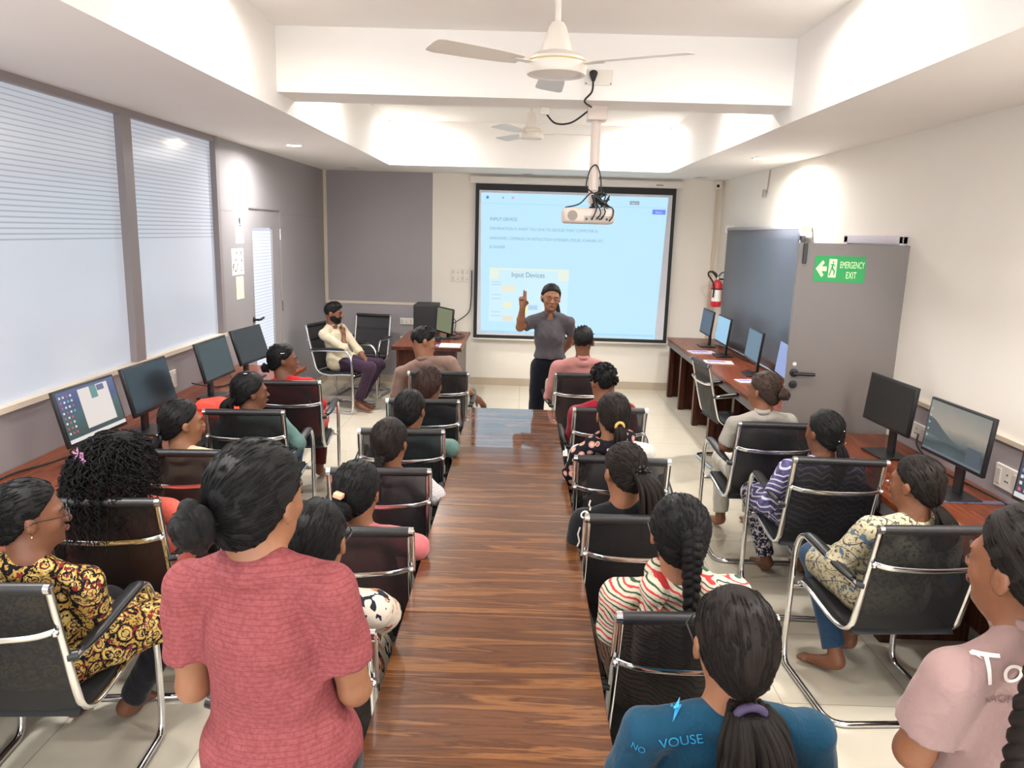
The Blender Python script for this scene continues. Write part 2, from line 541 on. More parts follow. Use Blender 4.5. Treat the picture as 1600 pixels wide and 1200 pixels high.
hd = MB(); hd.lathe([(.026, 0), (.026, .012), (.01, .014)], 18, Matrix.Translation((LW-.05, .02, 1.035)) @ Matrix.Rotation(math.radians(-90), 4, 'X')); hd.build('keyhole', M_BLACK, dl, smooth=True, autos=50)
hd = MB(); hd.lathe([(.013, 0), (.013, .002)], 16, Matrix.Translation((LW-.05, .02, 1.175)) @ Matrix.Rotation(math.radians(-90), 4, 'X')); hd.build('white_sticker', M_PAPER, dl)
df = MB()
for lo, hi in (((XR-.035, 5.0, 0), (XR, 5.05, 2.045)), ((XR-.035, 5.85, 0), (XR, 5.92, 2.045)), ((XR-.035, 5.0, 1.99), (XR, 5.92, 2.05))): df.box(lo, hi, bev=.006)
o = df.build('trim_17', mat('pale_lavender_frame', rgb(214, 206, 214), .35), smooth=True, autos=40); o['kind'] = 'structure'
struct('door_3', (XR-.012, 5.05, 0), (XR-.002, 5.85, 1.99), mat('grey_lavender_glass', rgb(190, 190, 205), .2))
# ------------------------------------------------------------------ ceiling lights
M_LENS = mat('lamp_lens', (1, .97, .9, 1), .4, emis=(1, .95, .86, 1), es=6)
M_LENSOFF = mat('lamp_lens_unlit', rgb(196, 196, 194), .4)
lj = bpy.data.lights.new('downlight', 'AREA')
lj.shape = 'DISK'; lj.size = .15; lj.energy = LAMP_W; lj.color = LAMP_COL; lj.spread = math.radians(168)
lt = lj.copy(); lt.energy = LAMP_W*.5
def downlight(x, y, z, on, label, group=None):
    t = empty('ceiling_downlight', (x, y, z))
    tag(t, label, 'ceiling light', group)
    MB().lathe([(.062, -.001), (.064, -.006), (.078, -.008), (.084, -.003), (.084, .0)], 28).build('trim_ring', M_WHITE, t, smooth=True, autos=60)
    MB().lathe([(0.0, -.0035), (.062, -.0035)], 28).build('lens', M_LENS if on else M_LENSOFF, t)
    if on:
        l = bpy.data.objects.new('bulb', lt if z > 3 else lj)
        COL.objects.link(l)
        l.parent = t; l.location = (0, 0, -.012)
    return t
for x, side in ((-2.066, 'left'), (2.066, 'right')):
    downlight(x, 6.95, ZC, True, 'lit round downlight in the low ceiling over the %s desk row' % side)
    downlight(x, 9.3, ZC, False, 'unlit round downlight in the low ceiling at the back %s corner' % side)
    for y, wh in ((2.2, 'just above the nearest monitors'), (-.3, 'behind the camera')): downlight(x, y, ZC, True, 'lit round downlight over the %s desks, %s' % (side, wh), 'downlights over the desks')
downlight(.02, 9.55, ZC, False, 'unlit round downlight in front of the projection screen')
for x, side in ((-1.24, 'left'), (1.27, 'right')):
    downlight(x, 8.5, ZT, True, 'lit round downlight in the recessed ceiling near its far %s corner' % side)
    for y, wh in ((5.95, 'just behind the beam'), (3.78, 'just before the beam'), (1.5, 'nearest the camera')):
        downlight(x, y, ZT, True, 'lit round downlight high in the %s side of the recess, %s' % (side, wh))

# ------------------------------------------------------------------ ceiling fans
def fan(x, y, zmot, R, rm, a0, label):
    t = empty('ceiling_fan', (x, y, ZT))
    tag(t, label, 'ceiling fan')
    dz = zmot-ZT
    MB().lathe([(.05, 0), (.05, -.03), (.035, -.07), (.018, -.075), (.018, -.0)], 20).build('ceiling_cup', M_FAN, t, smooth=True, autos=50)
    MB().tube([(0, 0, -.03), (0, 0, dz+.14)], .0135, 12).build('rod', M_FAN, t, smooth=True, autos=50)
    MB().lathe([(.028, dz+.19), (.04, dz+.17), (rm*.5, dz+.085), (rm*.52, dz+.06), (rm*.3, dz+.055)], 28).build('lower_cup', M_FAN, t, smooth=True, autos=50)
    mo = MB().lathe([(rm*.3, dz+.075), (rm*.78, dz+.055), (rm*.98, dz+.035), (rm, dz+.015), (rm, dz-.02), (rm*.96, dz-.03), (rm*.86, dz-.032), (rm*.8, dz-.024), (rm*.4, dz-.036), (0.0001, dz-.042)], 40).build('motor', M_FAN, t, smooth=True, autos=40)
    MB().tube([(math.cos(a)*(rm+.001), math.sin(a)*(rm+.001), dz+.022) for a in [i*math.pi/24 for i in range(48)]], .003, 6, closed=True).build('gold_band', mat('gold_line', rgb(222, 200, 140), .3, .3), mo)
    for k in range(3):
        a = a0+k*2*math.pi/3
        M = Matrix.Translation((0, 0, dz+.012)) @ Matrix.Rotation(a, 4, 'Z')
        b = MB()
        b.box((rm*.7, -.022, -.004), (rm+.09, .022, 0), M)
        b.build('blade_bracket', M_FAN, t)
        bl = MB()
        P = M @ Matrix.Rotation(math.radians(9), 4, 'X')
        prof = [(rm+.05, -.05), (rm+.12, -.062), (R*.6, -.07), (R-.04, -.075), (R-.005, -.06), (R, -.03), (R, .03), (R-.01, .06), (R-.04, .068), (R*.6, .06), (rm+.12, .05), (rm+.05, .04)]
        bl.prism(prof, 0, .0025, P)
        bl.build('blade', M_FAN, t)
fan(.12, 3.6, 2.725, .62, .136, math.radians(92), 'larger looking ceiling fan hanging before the beam, nearest the camera')
fan(.034, 7.0, 2.845, .58, .105, math.radians(0), 'ceiling fan hanging beyond the beam, near the projector pole')

# ------------------------------------------------------------------ projector on its pole, sockets and cables
M_PROJ = mat('projector_shell', rgb(214, 200, 190), .4)
PX, PY = .44, 5.08
t = empty('projector_mount', (PX, PY, BZ))
tag(t, 'long white pole mount hanging from the beam above the projector', 'projector mount')
box_obj('ceiling_bracket', (-.062, -.06, -.09), (.062, .06, 0), M_PROJ, t, bev=.006)
MB().tube([(0, 0, -.07), (.0, 0, -.52)], .032, 18).build('pole', M_PROJ, t, smooth=True, autos=50)
a = MB(); a.box((-.03, -.02, -.60), (.026, .022, -.36), bev=.008); a.box((-.02, -.02, -.625), (.02, .02, -.585), bev=.004)
a.build('extension_arm', M_PROJ, t, smooth=True, autos=40)
for z in (-.42, -.5): MB().lathe([(.007, 0), (.006, .004), (0, .005)], 10, Matrix.Translation((0, -.02, z)) @ Matrix.Rotation(math.radians(90), 4, 'X')).build('screw', M_CHROME, t)
pj = empty('projector', (PX-.03, PY, BZ-.735))
tag(pj, 'white ceiling projector hanging from the pole with its cables bundled on top', 'projector')
pb = MB(); pb.box((-.165, -.12, 0), (.165, .12, .098), bev=.022); pb.build('body', M_PROJ, pj, smooth=True, autos=60)
MB().lathe([(.032, 0), (.032, .003)], 24, Matrix.Translation((-.105, -.119, .05)) @ Matrix.Rotation(math.radians(90), 4, 'X')).build('speaker_grille', mat('grille_grey', rgb(150, 140, 134), .6), pj)
pp = box_obj('port_panel', (-.03, -.123, .012), (.14, -.118, .05), mat('port_grey', rgb(176, 164, 156), .5), pj)
for x in (-.015, .02, .07, .115): MB().lathe([(.007, 0), (.007, .004)], 12, Matrix.Translation((x, -.123, .03)) @ Matrix.Rotation(math.radians(90), 4, 'X')).build('port', M_BLACK, pj)
MB().lathe([(.045, 0), (.045, .02), (.03, .02)], 24, Matrix.Translation((.07, .12, .05)) @ Matrix.Rotation(math.radians(-90), 4, 'X')).build('lens', M_BLACK, pj)
random.seed(11)
cb = MB()
for k in range(9):
    c = Vector((.06, -.02, .13))
    pts = [c + Vector((random.uniform(-.05, .08), random.uniform(-.07, .03), random.uniform(-.03, .07))) for i in range(5)]
    if k < 3: pts = [Vector((.02+.03*k, -.125, .03)), Vector((.04+.03*k, -.15, .08))] + pts
    if k == 3: pts = pts + [Vector((.15, -.11, .1)), Vector((.15, -.14, .05)), Vector((.13, -.13, .02))]
    if k == 4: pts = [Vector((-.15, -.06, .1)), Vector((-.06, -.08, .125))] + pts
    cb.tube(pts, .0045, 7, smooth=6)
cb.tube([(.02, -.04, .2), (-.02, -.05, .24), (.0, -.05, .34), (.04, -.04, .37), (.07, -.04, .3), (.08, -.04, .18)], .0045, 7, smooth=6)
o = cb.build('projector_cables', M_BLACK, None, loc=pj.location, smooth=True)
tag(o, 'tangle of black cables heaped on top of the ceiling projector', 'cables')
sp = empty('socket_plate', (PX-.02, BY0, 2.93))
tag(sp, 'white socket plate high on the front face of the beam', 'socket plate')
box_obj('plate', (-.085, -.012, -.045), (.085, 0, .045), M_WHITE, sp, bev=.004)
for x in (-.075, .075): MB().ell((x, -.013, -.035), (.004, .002, .004), 6).build('screw', M_BLACK, sp)
pg = MB().tube([(PX-.055, BY0-.014, 2.95), (PX-.055, BY0-.05, 2.945), (PX-.055, BY0-.055, 2.90)], [.022, .026, .01], 12)
pg.tube([(PX-.055, BY0-.055, 2.90), (PX-.06, BY0-.05, 2.84), (PX-.1, BY0-.03, 2.79), (PX-.05, BY0+.06, 2.77)], .006, 8, smooth=6)
o = pg.build('power_cord', M_BLACKM, None, smooth=True); tag(o, 'black plug and short cord in the socket on the beam', 'power cord')
pg = MB().tube([(PX-.06, 5.05, 2.765), (PX-.16, 5.1, 2.70), (PX-.26, 5.15, 2.70), (PX-.32, 5.18, 2.76)], .006, 8, smooth=6)
o = pg.build('data_cable', M_BLACKM, None, smooth=True); tag(o, 'black cable looping under the beam to a small white clip', 'cable')
pg = MB().box((PX-.36, 5.16, 2.755), (PX-.30, 5.2, 2.80), bev=.004); o = pg.build('cable_clip', M_WHITE, None, smooth=True); tag(o, 'small white cable clip under the beam left of the projector pole', 'cable clip')

# ------------------------------------------------------------------ projection screen
ps = empty('projection_screen', (0, YB-.07, 0))
tag(ps, 'pull-down projection screen with black border showing a pale blue document', 'projection screen')
c_ = MB(); c_.box((-.70, -.035, 2.585), (1.97, .05, 2.675), bev=.02); c_.build('casing', M_WHITE, ps, smooth=True, autos=40)
SX0, SX1, SZ0, SZ1 = -.625, 1.885, .635, 2.59
box_obj('border', (SX0, 0, SZ0), (SX1, .004, SZ1), M_BLACKM, ps)
box_obj('canvas', (SX0+.045, -.001, SZ0+.045), (SX1-.045, 0, SZ1-.085), mat('screen_canvas', rgb(214, 216, 224), .8), ps)
MB().tube([(SX0-.02, .0, SZ0-.012), (SX1+.02, .0, SZ0-.012)], .014, 10).build('bottom_bar', M_WHITE, ps, smooth=True)
for x in (1.62,): box_obj('maker_plate', (x, -.037, 2.615), (x+.09, -.034, 2.625), mat('dark_grey', (.1, .1, .1, 1)), ps)
def em(name, c, s): return mat(name, (.02, .02, .02, 1), .6, emis=c, es=s*EK)
M_IMG = em('projected_page', rgb(190, 232, 255), 1.0)
JX0, JX1, JZ0, JZ1 = -.56, 1.79, .70, 2.475
img = MB()
img.prism([(JX0, JZ1-.0), (JX0+.03, JZ0+.02), (JX1-.06, JZ0-.02), (JX1, JZ1)], 0, .001, Matrix.Translation((0, -.002, 0)) @ Matrix.Rotation(math.radians(90), 4, 'X'))
im = img.build('projected_image', M_IMG, ps)
def irect(name, x0, z0, x1, z1, m, y=-.0035): return box_obj(name, (x0, y-.0006, z0), (x1, y, z1), m, im)
M_T = em('projected_text', rgb(128, 166, 186), 1.0)
M_T2 = em('projected_heading', rgb(104, 136, 152), 1.0)
def scrtext(body, x, z, size, m, wid=None, y=-.0045):
    return text('screen_text', body, size, m, im, Matrix.Translation((x, YB-.07+y, z)) @ Matrix.Rotation(math.pi/2, 4, 'X'), extr=.0001, wid=wid)
scrtext('INPUT DEVICE', -.44, 2.135, .055, M_T2, .34)
scrtext('INFORMATION IS WHAT YOU GIVE TO DEVICES THAT COMPUTER IS', -.44, 2.02, .05, M_T, 1.36)
scrtext('HARDWARE, COMMAND OR INSTRUCTION KEYBOARD, MOUSE, SCANNER, ETC', -.44, 1.90, .05, M_T, 1.44)
scrtext('SCANNER', -.44, 1.79, .05, M_T, .2)
irect('toolbar', JX0+.01, 2.34, JX1-.01, 2.35, em('toolbar_line', rgb(178, 222, 246), 1))
irect('page_icon', -.49, 2.40, -.46, 2.435, em('icon_blue', rgb(80, 130, 200), 1))
irect('page_icon', -.29, 2.405, -.27, 2.43, em('icon_olive', rgb(160, 180, 130), 1))
irect('page_icon', -.175, 2.405, -.14, 2.435, em('icon_pink', rgb(214, 170, 226), 1))
o = irect('sign_in_button', 1.31, 2.375, 1.43, 2.42, em('button_grey', rgb(140, 162, 172), 1)); scrtext('Sign in', 1.33, 2.385, .03, em('button_text', rgb(230, 240, 245), 1), .08)
irect('share_button', 1.60, 2.265, 1.765, 2.325, em('button_violet', rgb(112, 136, 246), 1)); scrtext('Share', 1.64, 2.28, .035, em('button_text', (1, 1, 1, 1), 1), .08)
pic = irect('slide_picture', -.43, .86, .585, 1.545, em('slide_pale', rgb(206, 238, 250), 1.0))
M_CR = em('slide_cream', rgb(230, 240, 226), 1.0)
for q in ((-.43, 1.40, -.31, 1.545), (.45, 1.40, .585, 1.545)): irect('slide_corner', *q, M_CR, -.0045)
irect('slide_title_band', -.31, 1.52, .45, 1.545, M_CR, -.0045)
text('screen_text', 'Input Devices', .09, M_T2, im, Matrix.Translation((-.15, YB-.0755, 1.435)) @ Matrix.Rotation(math.pi/2, 4, 'X'), extr=.0001, wid=.42)
for x0, z0, x1, z1, c in ((-.27, 1.25, -.1, 1.32, (236, 232, 208)), (-.25, 1.04, -.13, 1.11, (236, 238, 204)), (-.01, .98, .08, 1.06, (236, 244, 170)), (.08, 1.02, .2, 1.08, (178, 208, 240)), (-.25, .87, -.12, .93, (232, 222, 204)), (.25, 1.22, .42, 1.3, (226, 236, 226)), (.25, .98, .42, 1.06, (226, 236, 236))):
    irect('slide_drawing', x0, z0, x1, z1, em('slide_tint_%d' % (c[0]*100+c[2]), rgb(*c), 1), -.0045)
for z in (1.36, 1.33, 1.2, 1.15, .98, .93): irect('slide_rule', -.4, z, -.28, z+.004, M_T, -.0045)
irect('task_line', JX0+.03, .715, JX1-.07, .74, em('task_blue', rgb(170, 218, 250), 1))
# screen cable on the left
o = MB().tube([(-.66, YB-.03, 1.5), (-.665, YB-.03, 1.1), (-.70, YB-.03, .95), (-.84, YB-.04, .84), (-.95, YB-.05, .78)], .006, 8, smooth=6).build('screen_cable', M_BLACKM, None, smooth=True)
tag(o, 'thin black cable hanging beside the left edge of the screen', 'cable')

def switchboard(x0, x1, z0, z1, face, pos, label, n=4, rows=1, dots=True):
    """face 'B' back wall, 'L' left wall, 'R' right wall; x0..x1 is along the wall"""
    if face == 'B': M = Matrix.Translation((0, pos, 0))
    elif face == 'L': M = Matrix.Translation((pos, 0, 0)) @ Matrix.Rotation(math.radians(90), 4, 'Z')
    else: M = Matrix.Translation((pos, 0, 0)) @ Matrix.Rotation(math.radians(-90), 4, 'Z') @ Matrix.Scale(1, 4)
    t = empty('switch_board', (0, 0, 0)); t.matrix_basis = M
    tag(t, label, 'switch board')
    if face == 'R': x0, x1 = -x1, -x0
    box_obj('plate', (x0, -.014, z0), (x1, 0, z1), M_WHITE, t, bev=.004)
    for r in range(rows):
        zz0 = z0+(z1-z0)*(r+.18)/rows; zz1 = z0+(z1-z0)*(r+.82)/rows
        for i in range(n):
            a = x0+(x1-x0)*(i+.25)/n; b = x0+(x1-x0)*(i+.75)/n
            if i % 2 == 0: box_obj('switch', (a, -.018, zz0), (b, -.013, zz1), mat('switch_grey', rgb(210, 202, 190), .35), t, bev=.001)
            else:
                mb = MB()
                for dx, dz in ((.5, .75), (.25, .3), (.75, .3)):
                    mb.lathe([(.0045, 0), (.0045, .002)], 8, Matrix.Translation((a+(b-a)*dx, -.0135, zz0+(zz1-zz0)*dz)) @ Matrix.Rotation(math.radians(90), 4, 'X'))
                mb.build('socket_holes', M_BLACK, t)
    return t
switchboard(-.93, -.69, 1.35, 1.515, 'B', YB, 'large white switch board on the back wall left of the screen', 4, 2)
switchboard(-1.585, -1.36, .775, .86, 'B', YB-.012, 'white switch board on the grey back panel beside the computer tower', 4)
switchboard(-1.585, -1.40, .53, .62, 'B', YB-.012, 'lower white switch board on the grey back panel, behind the armchair', 4)
switchboard(5.30, 5.47, .80, .93, 'L', XL, 'white switch board on the left wall between the second and third monitors', 3)
switchboard(6.28, 6.42, .83, .97, 'L', XL, 'white switch board on the left wall beside the farthest left monitor', 3)
switchboard(4.32, 4.66, .82, .92, 'R', XR-.02, 'white switch board behind the black-screened monitor on the right wall', 4)
switchboard(3.54, 3.74, .80, .92, 'R', XR-.02, 'white switch board on the right wall nearest the camera', 3)

# papers pinned on the left panelling
for (y0, z0, y1, z1, lb, k) in ((6.80, 1.83, 6.985, 2.13, 'tallest paper notice on the left wall, a small black drawing in it', 0), (6.68, 1.55, 6.96, 1.785, 'square paper with busy ink sketches, middle one beside the glazed door', 1), (6.76, 1.33, 6.94, 1.535, 'small cream paper, lowest of the three beside the glazed door', 2)):
    p = box_obj('paper_notice', (XL, y0, z0), (XL+.002, y1, z1), mat('cream_paper', rgb(232, 224, 204), .8) if k == 2 else M_PAPER)
    tag(p, lb, 'paper')
    random.seed(k+3)
    mb = MB()
    if k == 0:
        mb.ell((XL+.002, 6.90, 2.03), (.001, .022, .035), 8); mb.box((XL+.002, 6.88, 1.98), (XL+.003, 6.93, 1.99))
        for i in range(6): mb.box((XL+.002, y0+.03, 1.85+i*.022), (XL+.0025, y1-.03-.02*random.random(), 1.852+i*.022))
    elif k == 1:
        for i in range(26):
            a = random.uniform(y0+.02, y1-.03); b = random.uniform(z0+.02, z1-.03); mb.ell((XL+.002, a, b), (.001, random.uniform(.003, .014), random.uniform(.003, .014)), 5)
    else:
        for i in range(6): mb.box((XL+.002, y0+.03, z0+.04+i*.022), (XL+.0025, y1-.04*random.random()-.03, z0+.042+i*.022))
    mb.build('ink_drawing', mat('grey_ink', (.25, .25, .25, 1), .8) if k == 2 else M_INK, p)

# security camera, hanging cable, fire extinguisher
sc_ = empty('security_camera', (2.41, YB-.02, 2.66)); tag(sc_, 'small white dome security camera high in the back right corner', 'security camera')
MB().lathe([(.05, .03), (.052, .0), (.045, -.02)], 20).build('mount', M_WHITE, sc_, smooth=True, autos=50)
sc_.location = (2.40, YB-.08, 2.66)
MB().ell((0, -.01, -.025), (.045, .045, .04), 12).build('housing', M_WHITE, sc_, smooth=True)
MB().ell((-.012, -.042, -.03), (.022, .016, .022), 10).build('lens', M_BLACK, sc_, smooth=True)
cw = MB(); cw.tube([(XR-.004, 7.98, 2.69), (XR-.012, 7.985, 2.58), (XR-.012, 8.0, 2.50), (XR-.02, 8.05, 2.46), (XR-.02, 8.1, 2.43)], .0045, 6, smooth=5)
cw.tube([(XR-.004, 7.96, 2.69), (XR-.012, 7.96, 2.56), (XR-.014, 7.99, 2.48)], .0035, 6, smooth=5)
cw.box((XR-.035, 8.02, 2.43), (XR-.012, 8.07, 2.5))
o = cw.build('hanging_cable', mat('grey_cable', rgb(170, 160, 150), .5), None, smooth=False); tag(o, 'loose grey cable with connector hanging high on the right wall', 'cable')

fe = empty('fire_extinguisher', (2.40, 9.42, 1.16)); tag(fe, 'red fire extinguisher with black hose hung beside the roller blind', 'fire extinguisher')
M_RED = mat('extinguisher_red', rgb(206, 30, 42), .3, coat=.5)
MB().lathe([(.055, 0), (.062, .01), (.065, .03), (.065, .27), (.055, .305), (.03, .325), (.02, .335)], 24).build('cylinder', M_RED, fe, smooth=True, autos=50)
lb = MB()
n = 10
for i in range(n):
    a0 = math.radians(200+i*12); a1 = math.radians(200+(i+1)*12)
    lb._add([(math.cos(a)*.0662, math.sin(a)*.0662, z) for a in (a0, a1) for z in (.07, .21)], [(0, 2, 3, 1)])
lb.build('label', M_PAPER, fe)
MB().tube([(math.cos(a)*.067, math.sin(a)*.067, .225) for a in [i*math.pi/12 for i in range(24)]], .006, 6, closed=True).build('strap', M_BLACK, fe)
MB().lathe([(.02, .33), (.022, .37), (.012, .38)], 14).build('valve', M_CHROME, fe, smooth=True, autos=50)
MB().tube([(0, 0, .37), (-.03, -.02, .41), (-.08, -.03, .44)], .008, 6).tube([(0, 0, .36), (.04, -.02, .42), (.07, -.03, .43)], .008, 6).build('lever', M_BLACK, fe)
MB().tube([(-.015, -.01, .36), (-.07, -.04, .42), (-.12, -.06, .43), (-.13, -.06, .39), (-.08, -.07, .32), (-.055, -.07, .25), (-.055, -.06, .12)], .011, 8, smooth=6).build('hose', M_BLACK, fe, smooth=True)
box_obj('wall_hook', (-.02, .0, .33), (XR-2.40, .02, .35), M_BLACK, fe)

# roller blind
rb = empty('roller_blind', (XR-.07, 0, 0)); tag(rb, 'dark grey roller blind lowered over the window above the far right desk', 'roller blind')
MB().tube([(0, 6.69, 2.10), (0, 9.12, 2.10)], .024, 16).build('roller_tube', mat('blind_rail', rgb(150, 148, 150), .35), rb, smooth=True, autos=50)
box_obj('end_bracket', (-.026, 6.67, 2.075), (.066, 6.69, 2.13), M_WHITE, rb, bev=.004)
box_obj('end_bracket', (-.04, 9.12, 2.06), (.066, 9.14, 2.15), M_WHITE, rb, bev=.004)
M_BLIND = mat('blind_fabric', rgb(84, 88, 98), .38, spec=.6, bump=.1, bscale=400)
bl = MB(); ny, nz = 40, 14; vs_ = []; fs = []
for i in range(ny+1):
    for j in range(nz+1):
        y = 6.70+(9.08-6.70)*i/ny - .26*(j/nz)**1.3*(1-i/ny); z = 2.09-(2.09-.78)*j/nz
        if i < 1: pass
        vs_.append((-.026+.006*math.sin(i*.55)*j/nz - .0*j, y, z))
for i in range(ny):
    for j in range(nz): a = i*(nz+1)+j; fs.append((a, a+nz+1, a+nz+2, a+1))
bl._add(vs_, fs); o = bl.build('fabric', M_BLIND, rb, smooth=True)
sm = o.modifiers.new('thickness', 'SOLIDIFY'); sm.thickness = .0015
MB().tube([(-.024, 6.45, .775), (-.024, 9.08, .775)], .010, 8).build('bottom_rail', mat('blind_rail', (0, 0, 0, 1)), rb, smooth=True)

# ------------------------------------------------------------------ long centre table: a row of narrow modules
def table_module(y0, y1, label, m=None):
    t = empty('narrow_table', (-.05, (y0+y1)/2, 0)); tag(t, label, 'table', 'narrow tables pushed into one long row')
    L = (y1-y0)/2-.0012
    box_obj('tabletop', (-.31, -L, .722), (.31, L, .75), m or M_TABLE, t, bev=.002)
    box_obj('edge_rail', (-.27, -L+.04, .68), (-.25, L-.04, .722), M_BLACK, t)
    box_obj('edge_rail', (.25, -L+.04, .68), (.27, L-.04, .722), M_BLACK, t)
    for x in (-.26, .26):
        for y in (-L+.06, L-.06): box_obj('leg', (x-.018, y-.018, 0), (x+.018, y+.018, .70), M_BLACK, t, bev=.003)
    return t
ys = [5.30, 4.29, 3.32, 2.31, 1.30, .30]
names = ['farthest narrow walnut table, reflecting the screen', 'second narrow walnut table from the far end', 'middle narrow walnut table of the long row', 'narrow walnut table just beyond the dark seam near the front', 'narrow walnut table with streaky grain at the bottom edge of the photo']
for i in range(5):
    t = table_module(ys[i+1], ys[i], names[i], M_TABLEG if i == 0 else None)
names = None

# ------------------------------------------------------------------ side desks
def side_desk(name, x0, x1, y0, y1, label, m=M_DESK, panels=(), front='L', seams=()):
    t = empty(name, ((x0+x1)/2, (y0+y1)/2, 0)); tag(t, label, 'desk')
    cx, cy = (x0+x1)/2, (y0+y1)/2
    ed = [y0]+list(seams)+[y1]
    for a, b in zip(ed[:-1], ed[1:]):
        box_obj('desktop', (x0-cx, a-cy+.0015, .72), (x1-cx, b-cy-.0015, .75), m, t, bev=.002)
    fx = x0 if front == 'L' else x1
    s = 1 if front == 'L' else -1
    a, b = sorted((fx-cx+.015*s, fx-cx+.04*s))
    box_obj('front_rail', (a, y0-cy+.01, .645), (b, y1-cy-.01, .708), mat('grey_rail', rgb(112, 108, 110), .4), t)
    for p in panels:
        a, b = sorted((fx-cx+.03*s, fx-cx+.5*s))
        box_obj('leg_panel', (a, p-cy-.015, 0), (b, p-cy+.015, .645), M_DESKDARK, t)
        a, b = sorted((fx-cx+.03*s, fx-cx+.09*s))
        box_obj('leg_post', (a, p-cy-.055, 0), (b, p-cy-.015, .645), M_DESKDARK, t)
    a, b = sorted((fx-cx+.46*s, fx-cx+.478*s))
    box_obj('back_panel', (a, y0-cy+.02, .12), (b, y1-cy-.02, .645), M_DESKDARK, t)
    return t
side_desk('computer_desk', 1.845, 2.445, 5.34, 9.50, 'long dark walnut computer desk along the right wall beyond the open door', panels=(9.44, 8.75, 8.0, 7.3, 6.5, 5.6), seams=(6.6, 8.0))
side_desk('computer_desk', 1.845, 2.455, .4, 4.90, 'reddish walnut computer desk along the right wall before the open door', panels=(4.8, 3.6, 2.4, 1.2), seams=(3.58,))
side_desk('computer_desk', -2.56, -1.94, .4, 6.72, 'long walnut computer desk along the left wall under the frosted windows', panels=(6.66, 5.5, 4.3, 3.1, 1.9), front='R', seams=(3.35, 5.03))
st = box_obj('desk_joint_strip', (1.86, 3.565, .751), (2.44, 3.60, .757), mat('violet_grey_strip', rgb(104, 98, 118), .4)); tag(st, 'violet grey joint strip across the near right desk', 'joint strip')
# podium desk with the computer
pd_ = empty('corner_desk', (-1.02, 8.75, 0)); tag(pd_, 'small dark walnut desk with tower computer left of the screen', 'desk')
box_obj('desktop', (-.38, -.7, .72), (.38, .7, .75), M_DESK, pd_, bev=.002)
box_obj('edge_band', (-.38, -.71, .715), (.38, -.70, .752), M_DESKDARK, pd_)
box_obj('side_panel', (.30, -.66, 0), (.33, .66, .72), M_DESKDARK, pd_); box_obj('side_panel', (-.33, -.66, 0), (-.30, .66, .72), M_DESKDARK, pd_)
box_obj('front_panel', (-.30, -.62, .05), (.30, -.60, .72), M_DESKDARK, pd_)

# ------------------------------------------------------------------ monitors
def monitor(x, y, rz, tilt, label, wd=.50, ht=.29, screen=None, group=None, zc=1.03, desk=.75, stand=True):
    """screen faces local -y"""
    t = empty('computer_monitor', (x, y, desk), rz); tag(t, label, 'monitor', group)
    R_ = Matrix.Translation((0, 0, zc-desk)) @ Matrix.Rotation(math.radians(-tilt), 4, 'X')
    b = MB()
    b.box((-wd/2, -.012, -ht/2), (wd/2, .010, ht/2), R_, bev=.004); b.box((-wd*.32, .008, -ht*.3), (wd*.32, .034, ht*.3), R_, bev=.01)
    b.build('casing', M_BLACK, t, smooth=True, autos=40)
    s = box_obj('screen', (-wd/2+.013, -.0135, -ht/2+.018), (wd/2-.013, -.0118, ht/2-.013), screen or M_OFF, t, M=R_)
    if stand:
        box_obj('stand_neck', (-.028, .03, 0.01), (.028, .055, zc-desk), M_BLACK, t, bev=.004)
        box_obj('stand_base', (-.12, -.08, .001), (.12, .10, .012), M_BLACK, t, bev=.004)
    return t, s, R_
M_OFF = mat('dark_screen', (.018, .022, .026, 1), .16, spec=.6)
M_OFFM = mat('dark_matt_screen', (.02, .02, .02, 1), .35)
def pic(par, R_, x0, z0, x1, z1, c, name='window_area', y=-.0145, s=1.0):
    return box_obj(name, (x0, y-.0004, z0), (x1, y, z1), em('display_%02x%02x%02x' % c, rgb(*c), s), par, M=R_)
def m_wallpaper(name, stops, zscale=3.0, es=1.0, rot=0):
    N = NT(name)
    v = N.coord('Object', (1.6, 1.6, zscale), (rot, 0, rot))
    f = N.noise(v, 2.2, 5, .55, .6)
    g = N.n('ShaderNodeSeparateXYZ', {0: N.coord('Generated')}).outputs['Z']
    ff = N.math('ADD', N.math('MULTIPLY', g, .7), N.math('MULTIPLY', f, .35))
    c = N.ramp(ff, stops)
    N.bs(Base_Color=(.01, .01, .01, 1), Roughness=.3, Emission_Color=c, Emission_Strength=es*EK)
    return N.m
WP1 = m_wallpaper('desktop_teal', [(.1, rgb(70, 70, 84)), (.35, rgb(74, 100, 96)), (.55, rgb(86, 112, 120)), (.7, rgb(84, 98, 146)), (.95, rgb(112, 124, 170))], es=.75)
WP2 = m_wallpaper('desktop_lake', [(.12, rgb(96, 112, 116)), (.34, rgb(70, 82, 84)), (.42, rgb(112, 120, 118)), (.6, rgb(178, 168, 154)), (.95, rgb(138, 146, 142))], es=.8)
R90 = math.pi/2
LT = 14
